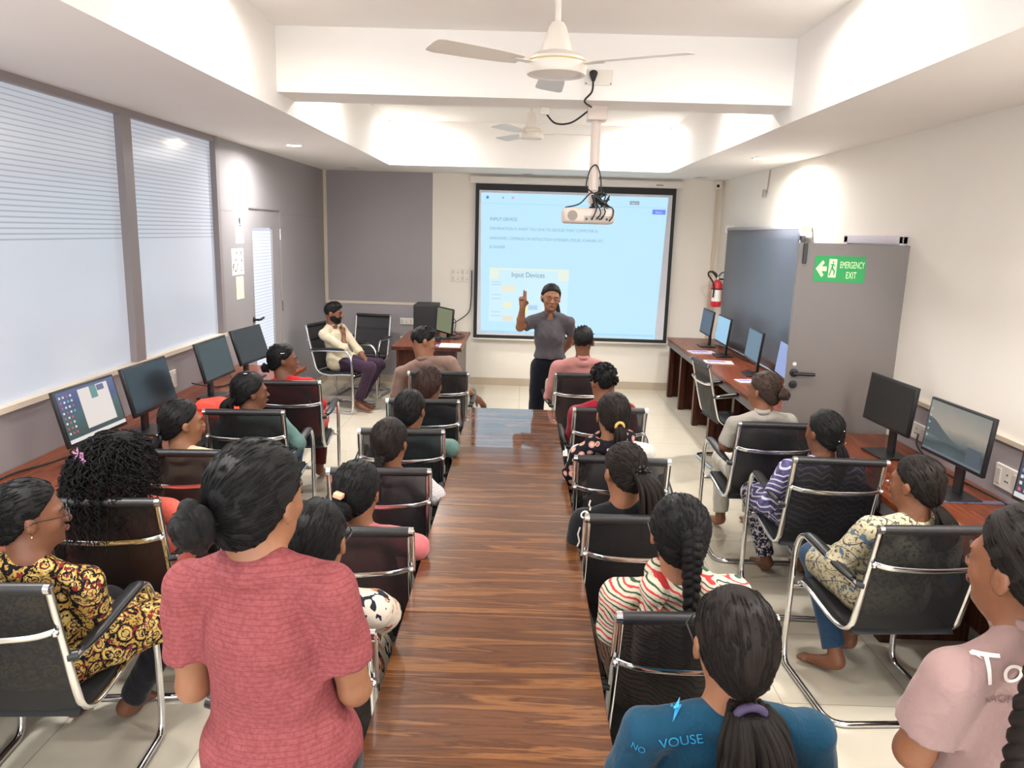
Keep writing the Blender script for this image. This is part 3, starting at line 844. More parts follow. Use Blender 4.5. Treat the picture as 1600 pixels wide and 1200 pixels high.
# left row (screens face +x): rz = +90deg turns local -y to +x
t, s, R_ = monitor(-2.23, 3.79, R90-.05, LT, 'monitor with a bright desktop and open window, nearest on the left desk', screen=WP1)
pic(s, R_, -.075, -.085, .175, .12, (222, 214, 208), 'dialog_window')
pic(s, R_, .02, .055, .075, .12, (96, 142, 140), 'thumbnail', y=-.0150); pic(s, R_, .08, .085, .14, .115, (100, 100, 140), 'thumbnail', y=-.0150)
pic(s, R_, -.237, -.127, .237, -.108, (220, 216, 214), 'taskbar', y=-.0146)
for i in range(8):
    for j in range(4 if i < 4 else 3): pic(s, R_, -.225+j*.028, .10-i*.026, -.213+j*.028, .110-i*.026, random.choice([(230, 230, 230), (200, 80, 90), (90, 190, 190), (220, 220, 210)]), 'desktop_icon', y=-.0148)
monitor(-2.23, 4.42, R90-.03, LT, 'switched-off monitor second from the camera on the left desk')
monitor(-2.23, 5.40, R90-.03, LT, 'switched-off monitor third on the left desk, before the red pouch')
monitor(-2.23, 6.12, R90-.12, LT+3, 'switched-off monitor at the far end of the left desk by the glazed door', screen=M_OFFM)
# far right row (screens face -x)
M_BLUE1 = em('display_steel', rgb(92, 122, 142), 1); M_BLUE2 = em('display_pale', rgb(150, 196, 226), 1); M_BLUE3 = em('display_lilac', rgb(140, 160, 210), 1)
monitor(2.17, 8.82, -R90, 6, 'dim bluish monitor at the far end of the right desk', screen=em('display_dim', rgb(74, 92, 112), 1))
monitor(2.17, 8.10, -R90, 6, 'brightest pale blue monitor, second from the far end of the right desk', screen=M_BLUE2)
monitor(2.17, 6.98, -R90-.05, 6, 'grey blue monitor third from the far end, before the roller blind', screen=em('display_steel', (0, 0, 0, 1), 1))
monitor(2.17, 6.12, -R90-.1, 6, 'lilac lit monitor partly hidden by the open door', screen=em('display_lilac', (0, 0, 0, 1), 1))
# near right row
monitor(2.20, 4.40, -R90+.06, 5, 'black monitor seen dark, farthest on the near right desk', zc=1.065, screen=M_OFFM)
t, s, R_ = monitor(2.20, 3.69, -R90+.06, 5, 'monitor showing a lake landscape wallpaper on the near right desk', zc=1.065, screen=WP2)
dk = MB()
dk.prism([(-.237, .05), (-.17, .035), (-.1, .0), (-.03, -.03), (.05, -.05), (.02, -.06), (-.08, -.055), (-.237, -.04)], 0, .0004, R_ @ Matrix.Translation((0, -.0143, 0)) @ Matrix.Rotation(R90, 4, 'X'))
dk.build('hill_picture', em('display_hill', rgb(74, 86, 90), .9), s)
pic(s, R_, .11, -.127, .22, -.03, (66, 78, 88), 'dialog_window'); pic(s, R_, -.237, -.127, .237, -.115, (90, 104, 112), 'taskbar', y=-.0146)
for i in range(5): pic(s, R_, -.225, .08-i*.035, -.213, .09-i*.035, (160, 180, 180), 'desktop_icon', y=-.0148)
t, s, R_ = monitor(2.20, 2.92, -R90+.06, 5, 'monitor with coloured desktop icons cut off by the right edge of the photo', zc=1.065, screen=em('display_slate', rgb(60, 66, 84), .8))
pic(s, R_, -.237, -.127, .237, -.105, (214, 214, 214), 'taskbar', y=-.0146)
for i in range(8):
    for j in range(3): pic(s, R_, -.222+j*.035, .10-i*.028, -.206+j*.035, .114-i*.028, random.choice([(220, 90, 110), (80, 190, 150), (220, 220, 220), (90, 150, 220)]), 'desktop_icon', y=-.0148)
# corner desk computer
t, s, R_ = monitor(-.90, 8.85, -1.02, 4, 'monitor turned sideways on the corner desk beside the black tower', screen=em('display_olive', rgb(132, 138, 108), .8), zc=.955, wd=.42, ht=.3)
cpu = empty('computer_tower', (-1.185, 9.25, .75)); tag(cpu, 'black tower computer case on the corner desk', 'computer')
box_obj('case', (-.12, -.2, 0), (.16, .2, .36), M_BLACKM, cpu, bev=.006); box_obj('front_bezel', (-.115, -.208, .01), (.155, -.2, .35), M_BLACK, cpu, bev=.003)
kb = MB(); kb.tube([(-.88, 9.1, 1.0), (-.80, 9.1, .92), (-.80, 9.05, .80), (-.72, 9.0, .765), (-.70, 8.8, .762), (-.78, 8.7, .76)], .005, 7, smooth=6)
kb.tube([(-.9, 9.1, .85), (-.84, 9.0, .765), (-.74, 9.15, .765), (-.68, 8.9, .765), (-.8, 8.75, .76)], .004, 7, smooth=6)
kb.tube([(-.86, 9.0, .77), (-.82, 9.05, .80), (-.78, 9.0, .78), (-.80, 8.92, .765), (-.86, 8.95, .775), (-.83, 9.05, .79)], .005, 7, smooth=6)
o = kb.build('desk_cables', M_BLACKM, None, smooth=True); tag(o, 'loops of black cable behind the monitor on the corner desk', 'cables')
o = box_obj('paper_stack', (-.89, 8.08, .751), (-.66, 8.33, .763), M_PAPER); tag(o, 'stack of white papers on the corner desk', 'papers')
o = box_obj('purple_folder', (-1.0, 8.1, .751), (-.90, 8.25, .758), mat('lilac', rgb(172, 140, 206), .6)); tag(o, 'lilac folder lying beside the white papers on the corner desk', 'folder')
o = box_obj('small_box', (-1.0, 8.5, .751), (-.92, 8.6, .80), M_BLACK, bev=.004); tag(o, 'small black box on the corner desk in front of the monitor', 'box')

# things on the side desks
def booklet(x, y, rz, lw, ld, c1, label, name='magazine'):
    t = empty(name, (x, y, .751), rz); tag(t, label, 'magazine')
    box_obj('pages', (-lw/2, -ld/2, 0), (lw/2, ld/2, .008), M_PAPER, t)
    box_obj('cover', (-lw/2-.002, -ld/2-.002, .008), (lw/2+.002, ld/2+.002, .0095), mat('cover_%02x%02x%02x' % c1, rgb(*c1), .4, noise=.25, nscale=30), t)
    box_obj('cover_picture', (-lw*.4, -ld*.1, .0095), (lw*.25, ld*.35, .0099), mat('print_%02x%02x%02x' % c1, rgb(255-c1[0]//2, 120, c1[2]), .4), t)
booklet(2.0, 8.02+.25, .1, .27, .2, (206, 198, 214), 'pale magazine with pictures, farthest on the right desk')
booklet(2.02, 7.62, -.1, .28, .2, (226, 206, 196), 'magazine with a red corner on the right desk before the first')
booklet(2.03, 6.62, .15, .2, .15, (236, 226, 214), 'small white booklet on the right desk beside the door')
o = box_obj('note_paper', (1.98, 3.78, .751), (2.06, 3.9, .753), M_PAPER); tag(o, 'small scrap of white paper on the near right desk', 'paper')
o = MB().box((1.86, 4.0, .751), (1.95, 4.06, .775), bev=.008).build('red_case', mat('red_plastic', rgb(220, 52, 44), .4), smooth=True); tag(o, 'small red case at the front edge of the near right desk', 'case')
# red pouch on the left desk: folded cloth with soft creases
def cloth_stack(x, y, z, m, label):
    t = empty('folded_pouch', (x, y, z), .12); tag(t, label, 'pouch')
    for k, (sx, sy, h0, h1) in enumerate(((.17, .13, 0, .05), (.155, .12, .05, .095))):
        mb = MB(); n = 14; vs_ = []; fs = []
        for i in range(n+1):
            for j in range(n+1):
                u, v = i/n*2-1, j/n*2-1
                ed = (1-abs(u)**6)*(1-abs(v)**6)
                hh = h0+(h1-h0)*(.25+.75*ed**.5) + .006*math.sin(u*7+k+v*3)*ed + .004*math.sin(v*11+u*4)*ed
                vs_.append((u*sx, v*sy+.006*math.sin(u*5+k), hh))
        for i in range(n):
            for j in range(n): a = i*(n+1)+j; fs.append((a, a+n+1, a+n+2, a+1))
        mb._add(vs_, fs)
        mb.box((-sx*.98, -sy*.98, h0+.001), (sx*.98, sy*.98, h0+.015))
        mb.build('cloth_fold', m, t, smooth=True, autos=50)
cloth_stack(-2.0, 4.88, .751, mat('coral_cloth', rgb(238, 74, 54), .8, bump=.3, bscale=80), 'bright orange red folded cloth pouch on the left desk')
# desk cables
def cable(pts, label, r=.005):
    o = MB().tube(pts, r, 7, smooth=6).build('desk_cable', M_BLACKM, None, smooth=True); tag(o, label, 'cable')
cable([(-2.2, 3.95, .83), (-2.4, 3.72, .765), (-2.5, 3.5, .757), (-2.45, 3.1, .757)], 'black cable trailing from the lit monitor along the left desk')
cable([(-2.555, 5.36, .83), (-2.5, 5.3, .80), (-2.45, 5.2, .757), (-2.4, 5.05, .757), (-2.35, 4.8, .757)], 'black cable below the left switch board beside the second monitor')
cable([(-2.55, 6.33, .88), (-2.45, 6.25, .85), (-2.4, 6.1, .78), (-2.3, 5.9, .757), (-2.35, 5.7, .757), (-2.5, 5.6, .80)], 'black cable looped behind the farthest left monitor')
cable([(XR-.035, 4.5, .86), (2.4, 4.4, .80), (2.38, 4.1, .757), (2.4, 3.8, .757), (2.41, 3.5, .757), (2.38, 3.1, .757)], 'black cable along the back of the near right desk')
cable([(2.3, 8.9, .757), (2.38, 8.5, .757), (2.33, 8.1, .757), (2.38, 7.4, .757), (2.34, 6.9, .757), (2.38, 6.3, .757)], 'black cable along the back of the far right desk')

# ------------------------------------------------------------------ chairs
HW = .222
def make_chair():
    t = empty('visitor_chair', (0, 0, 0))
    for s in (-1, 1):
        rail = [(s*HW, -.365, .93), (s*HW, -.318, .73), (s*HW, -.275, .56), (s*HW, -.245, .455), (s*HW, -.19, .415), (s*HW, -.08, .405), (s*HW, .10, .425), (s*HW, .21, .43), (s*HW, .235, .415)]
        MB().tube(round_path(rail, .05, 4), .0125, 10, flat=(1.25, .8)).build('side_rail', M_CHROME, t, smooth=True, autos=60)
        x = s*.268
        MB().tube([(s*.225, -.30, .665), (s*.255, -.29, .667)], .017, 10).build('arm_clamp', M_BLACK, t, smooth=True, autos=50)
        pad = MB()
        pad.tube([(x-s*.012, -.27, .678), (x, -.18, .690), (x, -.02, .702), (x, .09, .705), (x, .13, .70)], [.014, .019, .021, .020, .012], 10, smooth=4, flat=(1.3, .75))
        pad.build('arm_pad', M_BLACK, t, smooth=True, autos=60)
    x = .268
    leg = [(-x+.02, -.30, .664), (-x, -.1, .682), (-x, .17, .69), (-x, .225, .60), (-x, .235, .1), (-x, .215, .014), (-x, -.26, .014), (x, -.26, .014), (x, .215, .014), (x, .235, .1), (x, .225, .60), (x, .17, .69), (x, -.1, .682), (x-.02, -.30, .664)]
    MB().tube(round_path(leg, .085, 7), .0135, 10).build('leg_frame', M_CHROME, t, smooth=True, autos=60)
    MB().tube([(-.262, .225, .40), (.262, .225, .40)], .011, 10).build('seat_crossbar', M_CHROME, t, smooth=True, autos=50)
    # back sling and seat
    def sling(profile, w, th, name, m, sag=0.0):
        mb = MB(); n = 8; prof, _ = catmull([Vector((0, p[0], p[1])) for p in profile], [1]*len(profile), 5)
        vs_ = []; fs = []; L = len(prof)
        for k in (0, 1):
            for p in prof:
                for j in range(n+1):
                    u = j/n*2-1
                    vs_.append((u*w, p.y - sag*(1-u*u) , p.z - k*0 ) if k == 0 else (u*w, p.y-sag*(1-u*u)-th*.6, p.z-th*.8))
        off = L*(n+1)
        for i in range(L-1):
            for j in range(n):
                a = i*(n+1)+j
                fs.append((a, a+1, a+n+2, a+n+1)); fs.append((off+a, off+a+n+1, off+a+n+2, off+a+1))
        for i in range(L-1):
            for j in (0, n):
                a = i*(n+1)+j; fs.append((a, a+n+1, off+a+n+1, off+a))
        for j in range(n):
            for i in (0, L-1):
                a = i*(n+1)+j; fs.append((a, a+1, off+a+1, off+a))
        mb._add(vs_, fs)
        return mb.build(name, m, t, smooth=True, autos=60)
    sling([(-.362, .915), (-.318, .73), (-.275, .56), (-.243, .45)], HW-.008, .003, 'mesh_back', M_MESH, .012)
    sling([(-.235, .44), (-.16, .435), (-.02, .437), (.12, .447), (.21, .45), (.235, .435)], HW-.008, .024, 'seat', M_SEAT)
    ro = MB(); ro.tube([(-HW+.006, -.368, .926), (HW-.006, -.368, .926)], .0195, 14); ro.build('top_roll', M_ROLL, t, smooth=True, autos=50)
    for s in (-1, 1):
        MB().tube([(s*(HW-.006), -.368, .927), (s*(HW+.012), -.368, .927)], .0175, 14).build('end_cap', M_CHROME, t, smooth=True, autos=50)
        MB().ell((s*(HW+.002), -.352, .772), (.011, .011, .011), 7).build('bolt', M_CHROME, t, smooth=True)
    cbx = [(-HW, -.344, .775), (-HW*.7, -.368, .765), (0, -.378, .76), (HW*.7, -.368, .765), (HW, -.344, .775)]
    MB().tube(cbx, .011, 8, smooth=5, flat=(.45, 1.2)).build('cross_brace', M_CHROME, t, smooth=True, autos=60)
    return t
CH0 = make_chair()
_ch = [0]
CHG = 'mesh-back visitor chairs'
def chair(bx, by, deg, label, hidden=False):
    """bx,by: middle of the top roll; deg: turn to the left seen from above"""
    a = math.radians(deg)
    o = CH0 if _ch[0] == 0 else copy_tree(CH0)
    _ch[0] += 1
    o.location = (bx - math.sin(a)*.368, by + math.cos(a)*.368, 0)
    o.rotation_euler = (0, 0, a)
    tag(o, label, 'chair', CHG)
    return o
# ------------------------------------------------------------------ organic bodies: smooth-blended distance fields meshed with surface nets
f32 = np.float32
class Field:
    def __init__(s, lo, hi, h):
        s.h = h
        s.lo = np.array(lo, f32)
        s.n = np.ceil((np.array(hi)-s.lo)/h).astype(int)+1
        s.ax = [s.lo[i]+h*np.arange(s.n[i], dtype=f32) for i in range(3)]
        s.v = np.full(tuple(s.n), .5, f32)
    def sub(s, lo, hi):
        a = np.clip(np.floor((np.array(lo)-s.lo)/s.h).astype(int), 0, s.n)
        b = np.clip(np.ceil((np.array(hi)-s.lo)/s.h).astype(int)+1, 0, s.n)
        if (b <= a).any(): return None
        sl = tuple(slice(a[i], b[i]) for i in range(3))
        return sl, (s.ax[0][sl[0]][:, None, None], s.ax[1][sl[1]][None, :, None], s.ax[2][sl[2]][None, None, :])
    def add(s, pr, k=.02):
        d, lo, hi = pr
        m = .03+k
        q = s.sub(np.array(lo)-m, np.array(hi)+m)
        if q is None: return
        sl, P = q
        D = d(*P)
        V = s.v[sl]
        h = np.clip(.5+.5*(V-D)/k, 0, 1)
        s.v[sl] = V*(1-h)+D*h-k*h*(1-h)
    def cut(s, pr, k=.008):
        """remove the inside of pr"""
        d, lo, hi = pr
        m = .03+k
        q = s.sub(np.array(lo)-m, np.array(hi)+m)
        if q is None: return
        sl, P = q
        D = -d(*P)
        V = s.v[sl]
        h = np.clip(.5-.5*(V-D)/k, 0, 1)
        s.v[sl] = V*(1-h)+D*h+k*h*(1-h)
    def displace(s, fn):
        s.v += fn(s.ax[0][:, None, None], s.ax[1][None, :, None], s.ax[2][None, None, :]).astype(f32)
    def mesh(s):
        return surface_nets(s.v, s.lo, s.h)

def surface_nets(v, lo, h):
    ins = v < 0
    nx, ny, nz = v.shape
    c = [ins[i:nx-1+i, j:ny-1+j, k:nz-1+k] for i in (0, 1) for j in (0, 1) for k in (0, 1)]
    cnt = sum(x.astype(np.int8) for x in c)
    act = (cnt > 0) & (cnt < 8)
    idx = np.full(act.shape, -1, np.int64)
    cells = np.argwhere(act)
    idx[act] = np.arange(len(cells))
    if len(cells) == 0: return np.zeros((0, 3)), []
    corner = np.array([(i, j, k) for i in (0, 1) for j in (0, 1) for k in (0, 1)])
    vals = np.stack([v[cells[:, 0]+a, cells[:, 1]+b, cells[:, 2]+c_] for a, b, c_ in corner], 1)
    acc = np.zeros((len(cells), 3)); num = np.zeros(len(cells))
    for a in range(8):
        for b in range(a+1, 8):
            if np.abs(corner[a]-corner[b]).sum() != 1: continue
            va, vb = vals[:, a], vals[:, b]
            m = (va < 0) != (vb < 0)
            t = np.where(m, va/np.where(m, va-vb, 1), 0)
            p = corner[a]+t[:, None]*(corner[b]-corner[a])
            acc += p*m[:, None]; num += m
    P = lo + h*(cells + acc/num[:, None])
    faces = []
    for ax in range(3):
        o1, o2 = [i for i in range(3) if i != ax]
        sl0 = [slice(None)]*3; sl1 = [slice(None)]*3
        sl0[ax] = slice(0, -1); sl1[ax] = slice(1, None)
        a = ins[tuple(sl0)]; b = ins[tuple(sl1)]
        e = np.argwhere(a != b)
        e = e[(e[:, o1] > 0) & (e[:, o2] > 0) & (e[:, o1] < v.shape[o1]-1) & (e[:, o2] < v.shape[o2]-1)]
        if len(e) == 0: continue
        d1 = np.zeros(3, int); d1[o1] = 1
        d2 = np.zeros(3, int); d2[o2] = 1
        q = [e-d1-d2, e-d2, e, e-d1]
        q = np.stack([idx[t[:, 0], t[:, 1], t[:, 2]] for t in q], 1)
        flip = a[e[:, 0], e[:, 1], e[:, 2]]
        if ax == 1: flip = ~flip
        q[~flip] = q[~flip][:, ::-1]
        q = q[(q >= 0).all(1)]
        faces.append(q)
    return P, np.concatenate(faces)

def mesh_obj(name, P, F, m, parent=None, origin=(0, 0, 0), attr=None, mats=None, mi=None):
    """P in world coordinates; the object's origin is put at origin"""
    P = np.asarray(P, dtype=np.float64)-np.array(origin)
    me = bpy.data.meshes.new(name)
    F = np.asarray(F)
    me.vertices.add(len(P)); me.vertices.foreach_set('co', P.ravel())
    me.loops.add(F.size); me.loops.foreach_set('vertex_index', F.ravel().astype(np.int32))
    me.polygons.add(len(F)); me.polygons.foreach_set('loop_start', np.arange(0, F.size, 4, dtype=np.int32))
    me.update(calc_edges=True)
    me.polygons.foreach_set('use_smooth', np.ones(len(F), bool))
    for mm in (mats or [m]): me.materials.append(mm)
    if mi is not None: me.polygons.foreach_set('material_index', np.asarray(mi, np.int32))
    if attr is not None:
        a = me.attributes.new('strand', 'FLOAT_VECTOR', 'POINT')
        a.data.foreach_set('vector', np.asarray(attr, np.float32).ravel())
    o = bpy.data.objects.new(name, me)
    COL.objects.link(o)
    o.location = origin
    if parent is not None:
        o.parent = parent
        o.location = Vector(origin)-parent.location
    return o

def A3(p): return np.array(tuple(p), dtype=f32)

def cone(a, b, ra, rb, cutb=False, fl=None):
    """round cone; cutb: flat end at b"""
    a = A3(a); b = A3(b)
    ab = b-a; L2 = float(ab@ab)+1e-9; L = L2**.5
    def d(X, Y, Z):
        t = ((X-a[0])*ab[0]+(Y-a[1])*ab[1]+(Z-a[2])*ab[2])/L2
        tc = np.clip(t, 0, 1)
        D = np.sqrt((X-a[0]-ab[0]*tc)**2+(Y-a[1]-ab[1]*tc)**2+(Z-a[2]-ab[2]*tc)**2)-(ra+(rb-ra)*tc)
        if cutb: D = np.maximum(D, (t-1)*L)
        return D
    r = max(ra, rb)
    return d, np.minimum(a, b)-r, np.maximum(a, b)+r

def ell(c, r, R=None):
    """ellipsoid; R columns are its own axes in the field's frame"""
    c = A3(c); r = np.array(r, f32)
    R = np.eye(3, dtype=f32) if R is None else np.array(R, dtype=f32)
    def d(X, Y, Z):
        x, y, z = X-c[0], Y-c[1], Z-c[2]
        q = [(x*R[0, i]+y*R[1, i]+z*R[2, i]) for i in range(3)]
        k0 = np.sqrt((q[0]/r[0])**2+(q[1]/r[1])**2+(q[2]/r[2])**2)
        k1 = np.sqrt((q[0]/r[0]**2)**2+(q[1]/r[1]**2)**2+(q[2]/r[2]**2)**2)+1e-6
        return k0*(k0-1)/k1
    e = np.sqrt(((R*r)**2).sum(1))
    return d, c-e, c+e

def half(n, p, lo, hi):
    """half space: inside where (x-p).n < 0"""
    n = A3(n); n = n/np.linalg.norm(n); p = A3(p)
    return (lambda X, Y, Z: (X-p[0])*n[0]+(Y-p[1])*n[1]+(Z-p[2])*n[2]), lo, hi

def wrinkles(seed, amp, fr=22, zs=1.0):
    r = np.random.RandomState(seed)
    W = [(r.randn(3)*fr*np.array([1, 1, zs]), r.rand()*6.28, r.rand()) for _ in range(7)]
    def fn(X, Y, Z):
        s_ = 0
        for w_, p_, a_ in W: s_ = s_ + np.sin(X*w_[0]+Y*w_[1]+Z*w_[2]+p_+1.4*np.sin(X*w_[2]*.5+Z*w_[0]*.4))
        return s_*(amp/7)*1.6
    return fn

# ------------------------------------------------------------------ skin, hair, cloth materials
def m_skin(name, c):
    N = NT(name)
    f = N.noise(N.coord(), 9, 4)
    dk = tuple(v*.82 for v in c[:3])+(1,)
    N.bs(Base_Color=N.ramp(f, [(.3, dk), (.7, c)]), Roughness=.5)
    N.bs(**{'Subsurface_Weight': .0, 'Specular_IOR_Level': .4})
    return N.m
SK = [m_skin('skin_a', rgb(138, 90, 64)), m_skin('skin_b', rgb(124, 80, 58)), m_skin('skin_c', rgb(152, 104, 76)), m_skin('skin_d', rgb(112, 70, 50))]

def m_hair(name, dark, light, rough=.42, fq=16):
    N = NT(name)
    a = N.n('ShaderNodeAttribute', attribute_name='strand').outputs['Vector']
    mp = N.n('ShaderNodeMapping', {'Vector': a, 'Scale': (fq, fq, 1.6)}).outputs[0]
    f = N.noise(mp, 1.6, 4, .6)
    mp2 = N.n('ShaderNodeMapping', {'Vector': a, 'Scale': (fq*3.4, fq*3.4, 2.2)}).outputs[0]
    f2 = N.noise(mp2, 1.5, 2, .6)
    ff = N.math('ADD', N.math('MULTIPLY', f, .5), N.math('MULTIPLY', f2, .5))
    N.bs(Base_Color=N.ramp(ff, [(.35, dark), (.66, light)]), Roughness=rough)
    N.bs(**{'Specular_IOR_Level': .2})
    N.bump(ff, .7, .005)
    return N.m
H_BLACK = m_hair('black_hair', (.002, .0019, .002, 1), (.012, .0105, .010, 1))
H_BROWN = m_hair('dark_brown_hair', (.0035, .0026, .0022, 1), (.026, .017, .013, 1))
H_RED = m_hair('reddish_brown_hair', (.012, .006, .005, 1), (.06, .026, .02, 1))
H_LIGHT = m_hair('brown_hair', (.014, .009, .007, 1), (.085, .052, .036, 1), .5)

def m_cloth(name, c, var=.1, rough=.85, weave=240, fold=.55):
    N = NT(name)
    v = N.coord()
    f = N.noise(v, 7, 4)
    dk = tuple(x*(1-var) for x in c[:3])+(1,)
    N.bs(Base_Color=N.ramp(f, [(.3, dk), (.7, c)]), Roughness=rough)
    N.bs(**{'Specular_IOR_Level': .2, 'Sheen_Weight': .15})
    h = N.math('ADD', N.math('MULTIPLY', N.noise(v, weave, 1), .05), N.noise(v, 11, 3, .5, .8))
    N.bump(h, fold, .02)
    return N.m, N

def print_mat(name, build, rough=.85):
    N = NT(name)
    v = N.coord()
    col = build(N, v)
    N.bs(Base_Color=col, Roughness=rough)
    N.bs(**{'Specular_IOR_Level': .2})
    N.bump(N.noise(v, 11, 3, .5, .8), .5, .025)
    return N.m

def p_paisley(N, v):
    vor = N.n('ShaderNodeTexVoronoi', {'Vector': v, 'Scale': 21.0, 'Randomness': 1.0})
    d = N.math('ADD', vor.outputs['Distance'], N.math('MULTIPLY', N.math('SUBTRACT', N.noise(v, 50, 2), .5), .22))
    ring = N.ramp(d, [(.0, rgb(132, 40, 44)), (.10, rgb(196, 170, 92)), (.22, rgb(205, 178, 100)), (.27, rgb(92, 30, 36)), (.34, rgb(214, 190, 120)), (.47, rgb(190, 150, 70)), (.56, rgb(24, 20, 26)), (.7, rgb(188, 150, 74))], 'CONSTANT')
    f = N.noise(v, 80, 2, .5, 1.0)
    bl = N.math('GREATER_THAN', f, .555)
    c = N.mix(bl, ring, rgb(24, 20, 28))
    f3 = N.math('GREATER_THAN', N.noise(v, 48, 1, .5, .5), .63)
    return N.mix(f3, c, rgb(126, 40, 44))
def p_floral(N, v):
    f = N.noise(v, 11, 3, .55, .9); g = N.noise(v, 17, 2, .5, 1.4)
    c = N.ramp(f, [(.0, rgb(206, 192, 174)), (.56, rgb(212, 200, 184)), (.60, rgb(196, 134, 92)), (.66, rgb(150, 84, 54))], 'LINEAR')
    m = N.math('GREATER_THAN', g, .60)
    return N.mix(m, c, rgb(34, 36, 48))
def p_stripes(N, v):
    nn = N.n('ShaderNodeVectorMath', {0: N.n('ShaderNodeTexNoise', {'Vector': v, 'Scale': 5.0, 'Detail': 2.0}).outputs['Color'], 1: (.13, .13, .13)}, operation='MULTIPLY').outputs[0]
    n_ = N.n('ShaderNodeVectorMath', {0: v, 1: nn}, operation='ADD').outputs[0]
    s_ = N.n('ShaderNodeSeparateXYZ', {0: n_})
    z = N.math('ADD', N.math('MULTIPLY', s_.outputs['Z'], 60), N.math('MULTIPLY', s_.outputs['X'], 26))
    z = N.math('ADD', z, N.math('MULTIPLY', N.noise(v, 60, 1), .35))
    fr_ = N.math('FRACT', z)
    fr2 = N.math('FRACT', N.math('MULTIPLY', z, .5))
    ln = N.math('LESS_THAN', fr_, .36)
    cl = N.mix(N.math('GREATER_THAN', fr2, .5), rgb(196, 62, 62), rgb(58, 84, 62))
    return N.mix(ln, rgb(204, 194, 174), cl)
def p_lattice(N, v):
    vor = N.n('ShaderNodeTexVoronoi', {'Vector': v, 'Scale': 34.0})
    sp = N.math('GREATER_THAN', N.noise(v, 75, 2, .5, .6), .58)
    c = N.mix(sp, rgb(196, 184, 152), rgb(90, 86, 84))
    s_ = N.n('ShaderNodeSeparateXYZ', {0: v})
    a = N.math('ADD', s_.outputs['X'], s_.outputs['Z']); b = N.math('SUBTRACT', s_.outputs['X'], s_.outputs['Z'])
    l1 = N.math('LESS_THAN', N.math('FRACT', N.math('MULTIPLY', N.math('ADD', a, N.math('MULTIPLY', s_.outputs['Y'], .5)), 11)), .05)
    l2 = N.math('LESS_THAN', N.math('FRACT', N.math('MULTIPLY', N.math('ADD', b, N.math('MULTIPLY', s_.outputs['Y'], .5)), 11)), .05)
    c = N.mix(N.math('MAXIMUM', l1, l2), c, rgb(84, 82, 84))
    bl = N.math('GREATER_THAN', N.noise(v, 20, 1, .5, .3), .66)
    return N.mix(bl, c, rgb(92, 116, 140))
def p_zigzag(N, v):
    s_ = N.n('ShaderNodeSeparateXYZ', {0: v})
    zz = N.math('ADD', N.math('MULTIPLY', s_.outputs['Z'], 30), N.math('MULTIPLY', N.math('PINGPONG', N.math('ADD', N.math('MULTIPLY', s_.outputs['X'], 26), N.math('MULTIPLY', s_.outputs['Y'], 20)), 1.0), .75))
    zz = N.math('ADD', zz, N.math('MULTIPLY', N.noise(v, 7, 2), 1.1))
    m = N.math('LESS_THAN', N.math('FRACT', zz), .28)
    return N.mix(m, N.ramp(N.noise(v, 30, 2), [(.4, rgb(70, 66, 104)), (.6, rgb(98, 92, 134))]), rgb(208, 206, 216))
def p_scarf(N, v):
    s_ = N.n('ShaderNodeSeparateXYZ', {0: v})
    vor = N.n('ShaderNodeTexVoronoi', {'Vector': v, 'Scale': 24.0, 'Randomness': .35})
    return N.ramp(vor.outputs['Distance'], [(.0, rgb(64, 30, 30)), (.12, rgb(222, 168, 150)), (.30, rgb(150, 84, 76)), (.36, rgb(214, 170, 150)), (.42, rgb(22, 20, 28))], 'CONSTANT')
def p_rose(N, v):
    s_ = N.n('ShaderNodeSeparateXYZ', {0: v})
    ln = N.math('LESS_THAN', N.math('FRACT', N.math('ADD', N.math('MULTIPLY', s_.outputs['Z'], 88), N.math('MULTIPLY', N.noise(v, 6, 2), 1.2))), .2)
    base = N.ramp(N.noise(v, 120, 2), [(.35, rgb(130, 65, 67)), (.65, rgb(146, 78, 79))])
    return N.mix(N.math('MULTIPLY', ln, .55), base, rgb(120, 52, 60))
def p_knit(N, v):
    vor = N.n('ShaderNodeTexVoronoi', {'Vector': v, 'Scale': 110.0, 'Randomness': .2})
    return N.ramp(vor.outputs['Distance'], [(.2, rgb(222, 218, 216)), (.6, rgb(176, 170, 172))])
def p_pants(N, v):
    m = N.math('GREATER_THAN', N.noise(v, 50, 2, .5, 1), .53)
    return N.mix(m, rgb(44, 40, 62), rgb(200, 196, 200))
C = {}
for nme, col in dict(rose_plain=(224, 128, 124), coral=(214, 96, 80), brown_taupe=(146, 118, 106), teal=(100, 130, 124), pink=(206, 116, 118), cream=(206, 182, 150), red=(200, 26, 36),
                     pale_shirt=(204, 192, 166), pinkshirt=(192, 132, 126), maroon=(150, 22, 40), white=(214, 208, 200), black=(20, 20, 24), bluetee=(18, 66, 90), greycream=(164, 158, 148),
                     polo=(160, 130, 125), charcoal=(86, 82, 86), navy=(14, 18, 28), aubergine=(58, 38, 58), denim=(44, 70, 98), dark=(28, 26, 30), deepred=(84, 28, 30), whitetrs=(206, 200, 188), greytrs=(90, 92, 96)).items():
    C[nme] = m_cloth('cloth_'+nme, rgb(*col))[0]
C['paisley'] = print_mat('paisley_print', p_paisley); C['floral'] = print_mat('floral_print', p_floral)
C['stripes'] = print_mat('red_green_striped_print', p_stripes); C['lattice'] = print_mat('cream_lattice_print', p_lattice)
C['zigzag'] = print_mat('purple_wave_print', p_zigzag); C['scarf'] = print_mat('dark_flower_print', p_scarf)
C['rose'] = print_mat('rose_crinkle_cloth', p_rose); C['knit'] = print_mat('white_dotted_knit', p_knit); C['pantprint'] = print_mat('dark_white_print', p_pants)
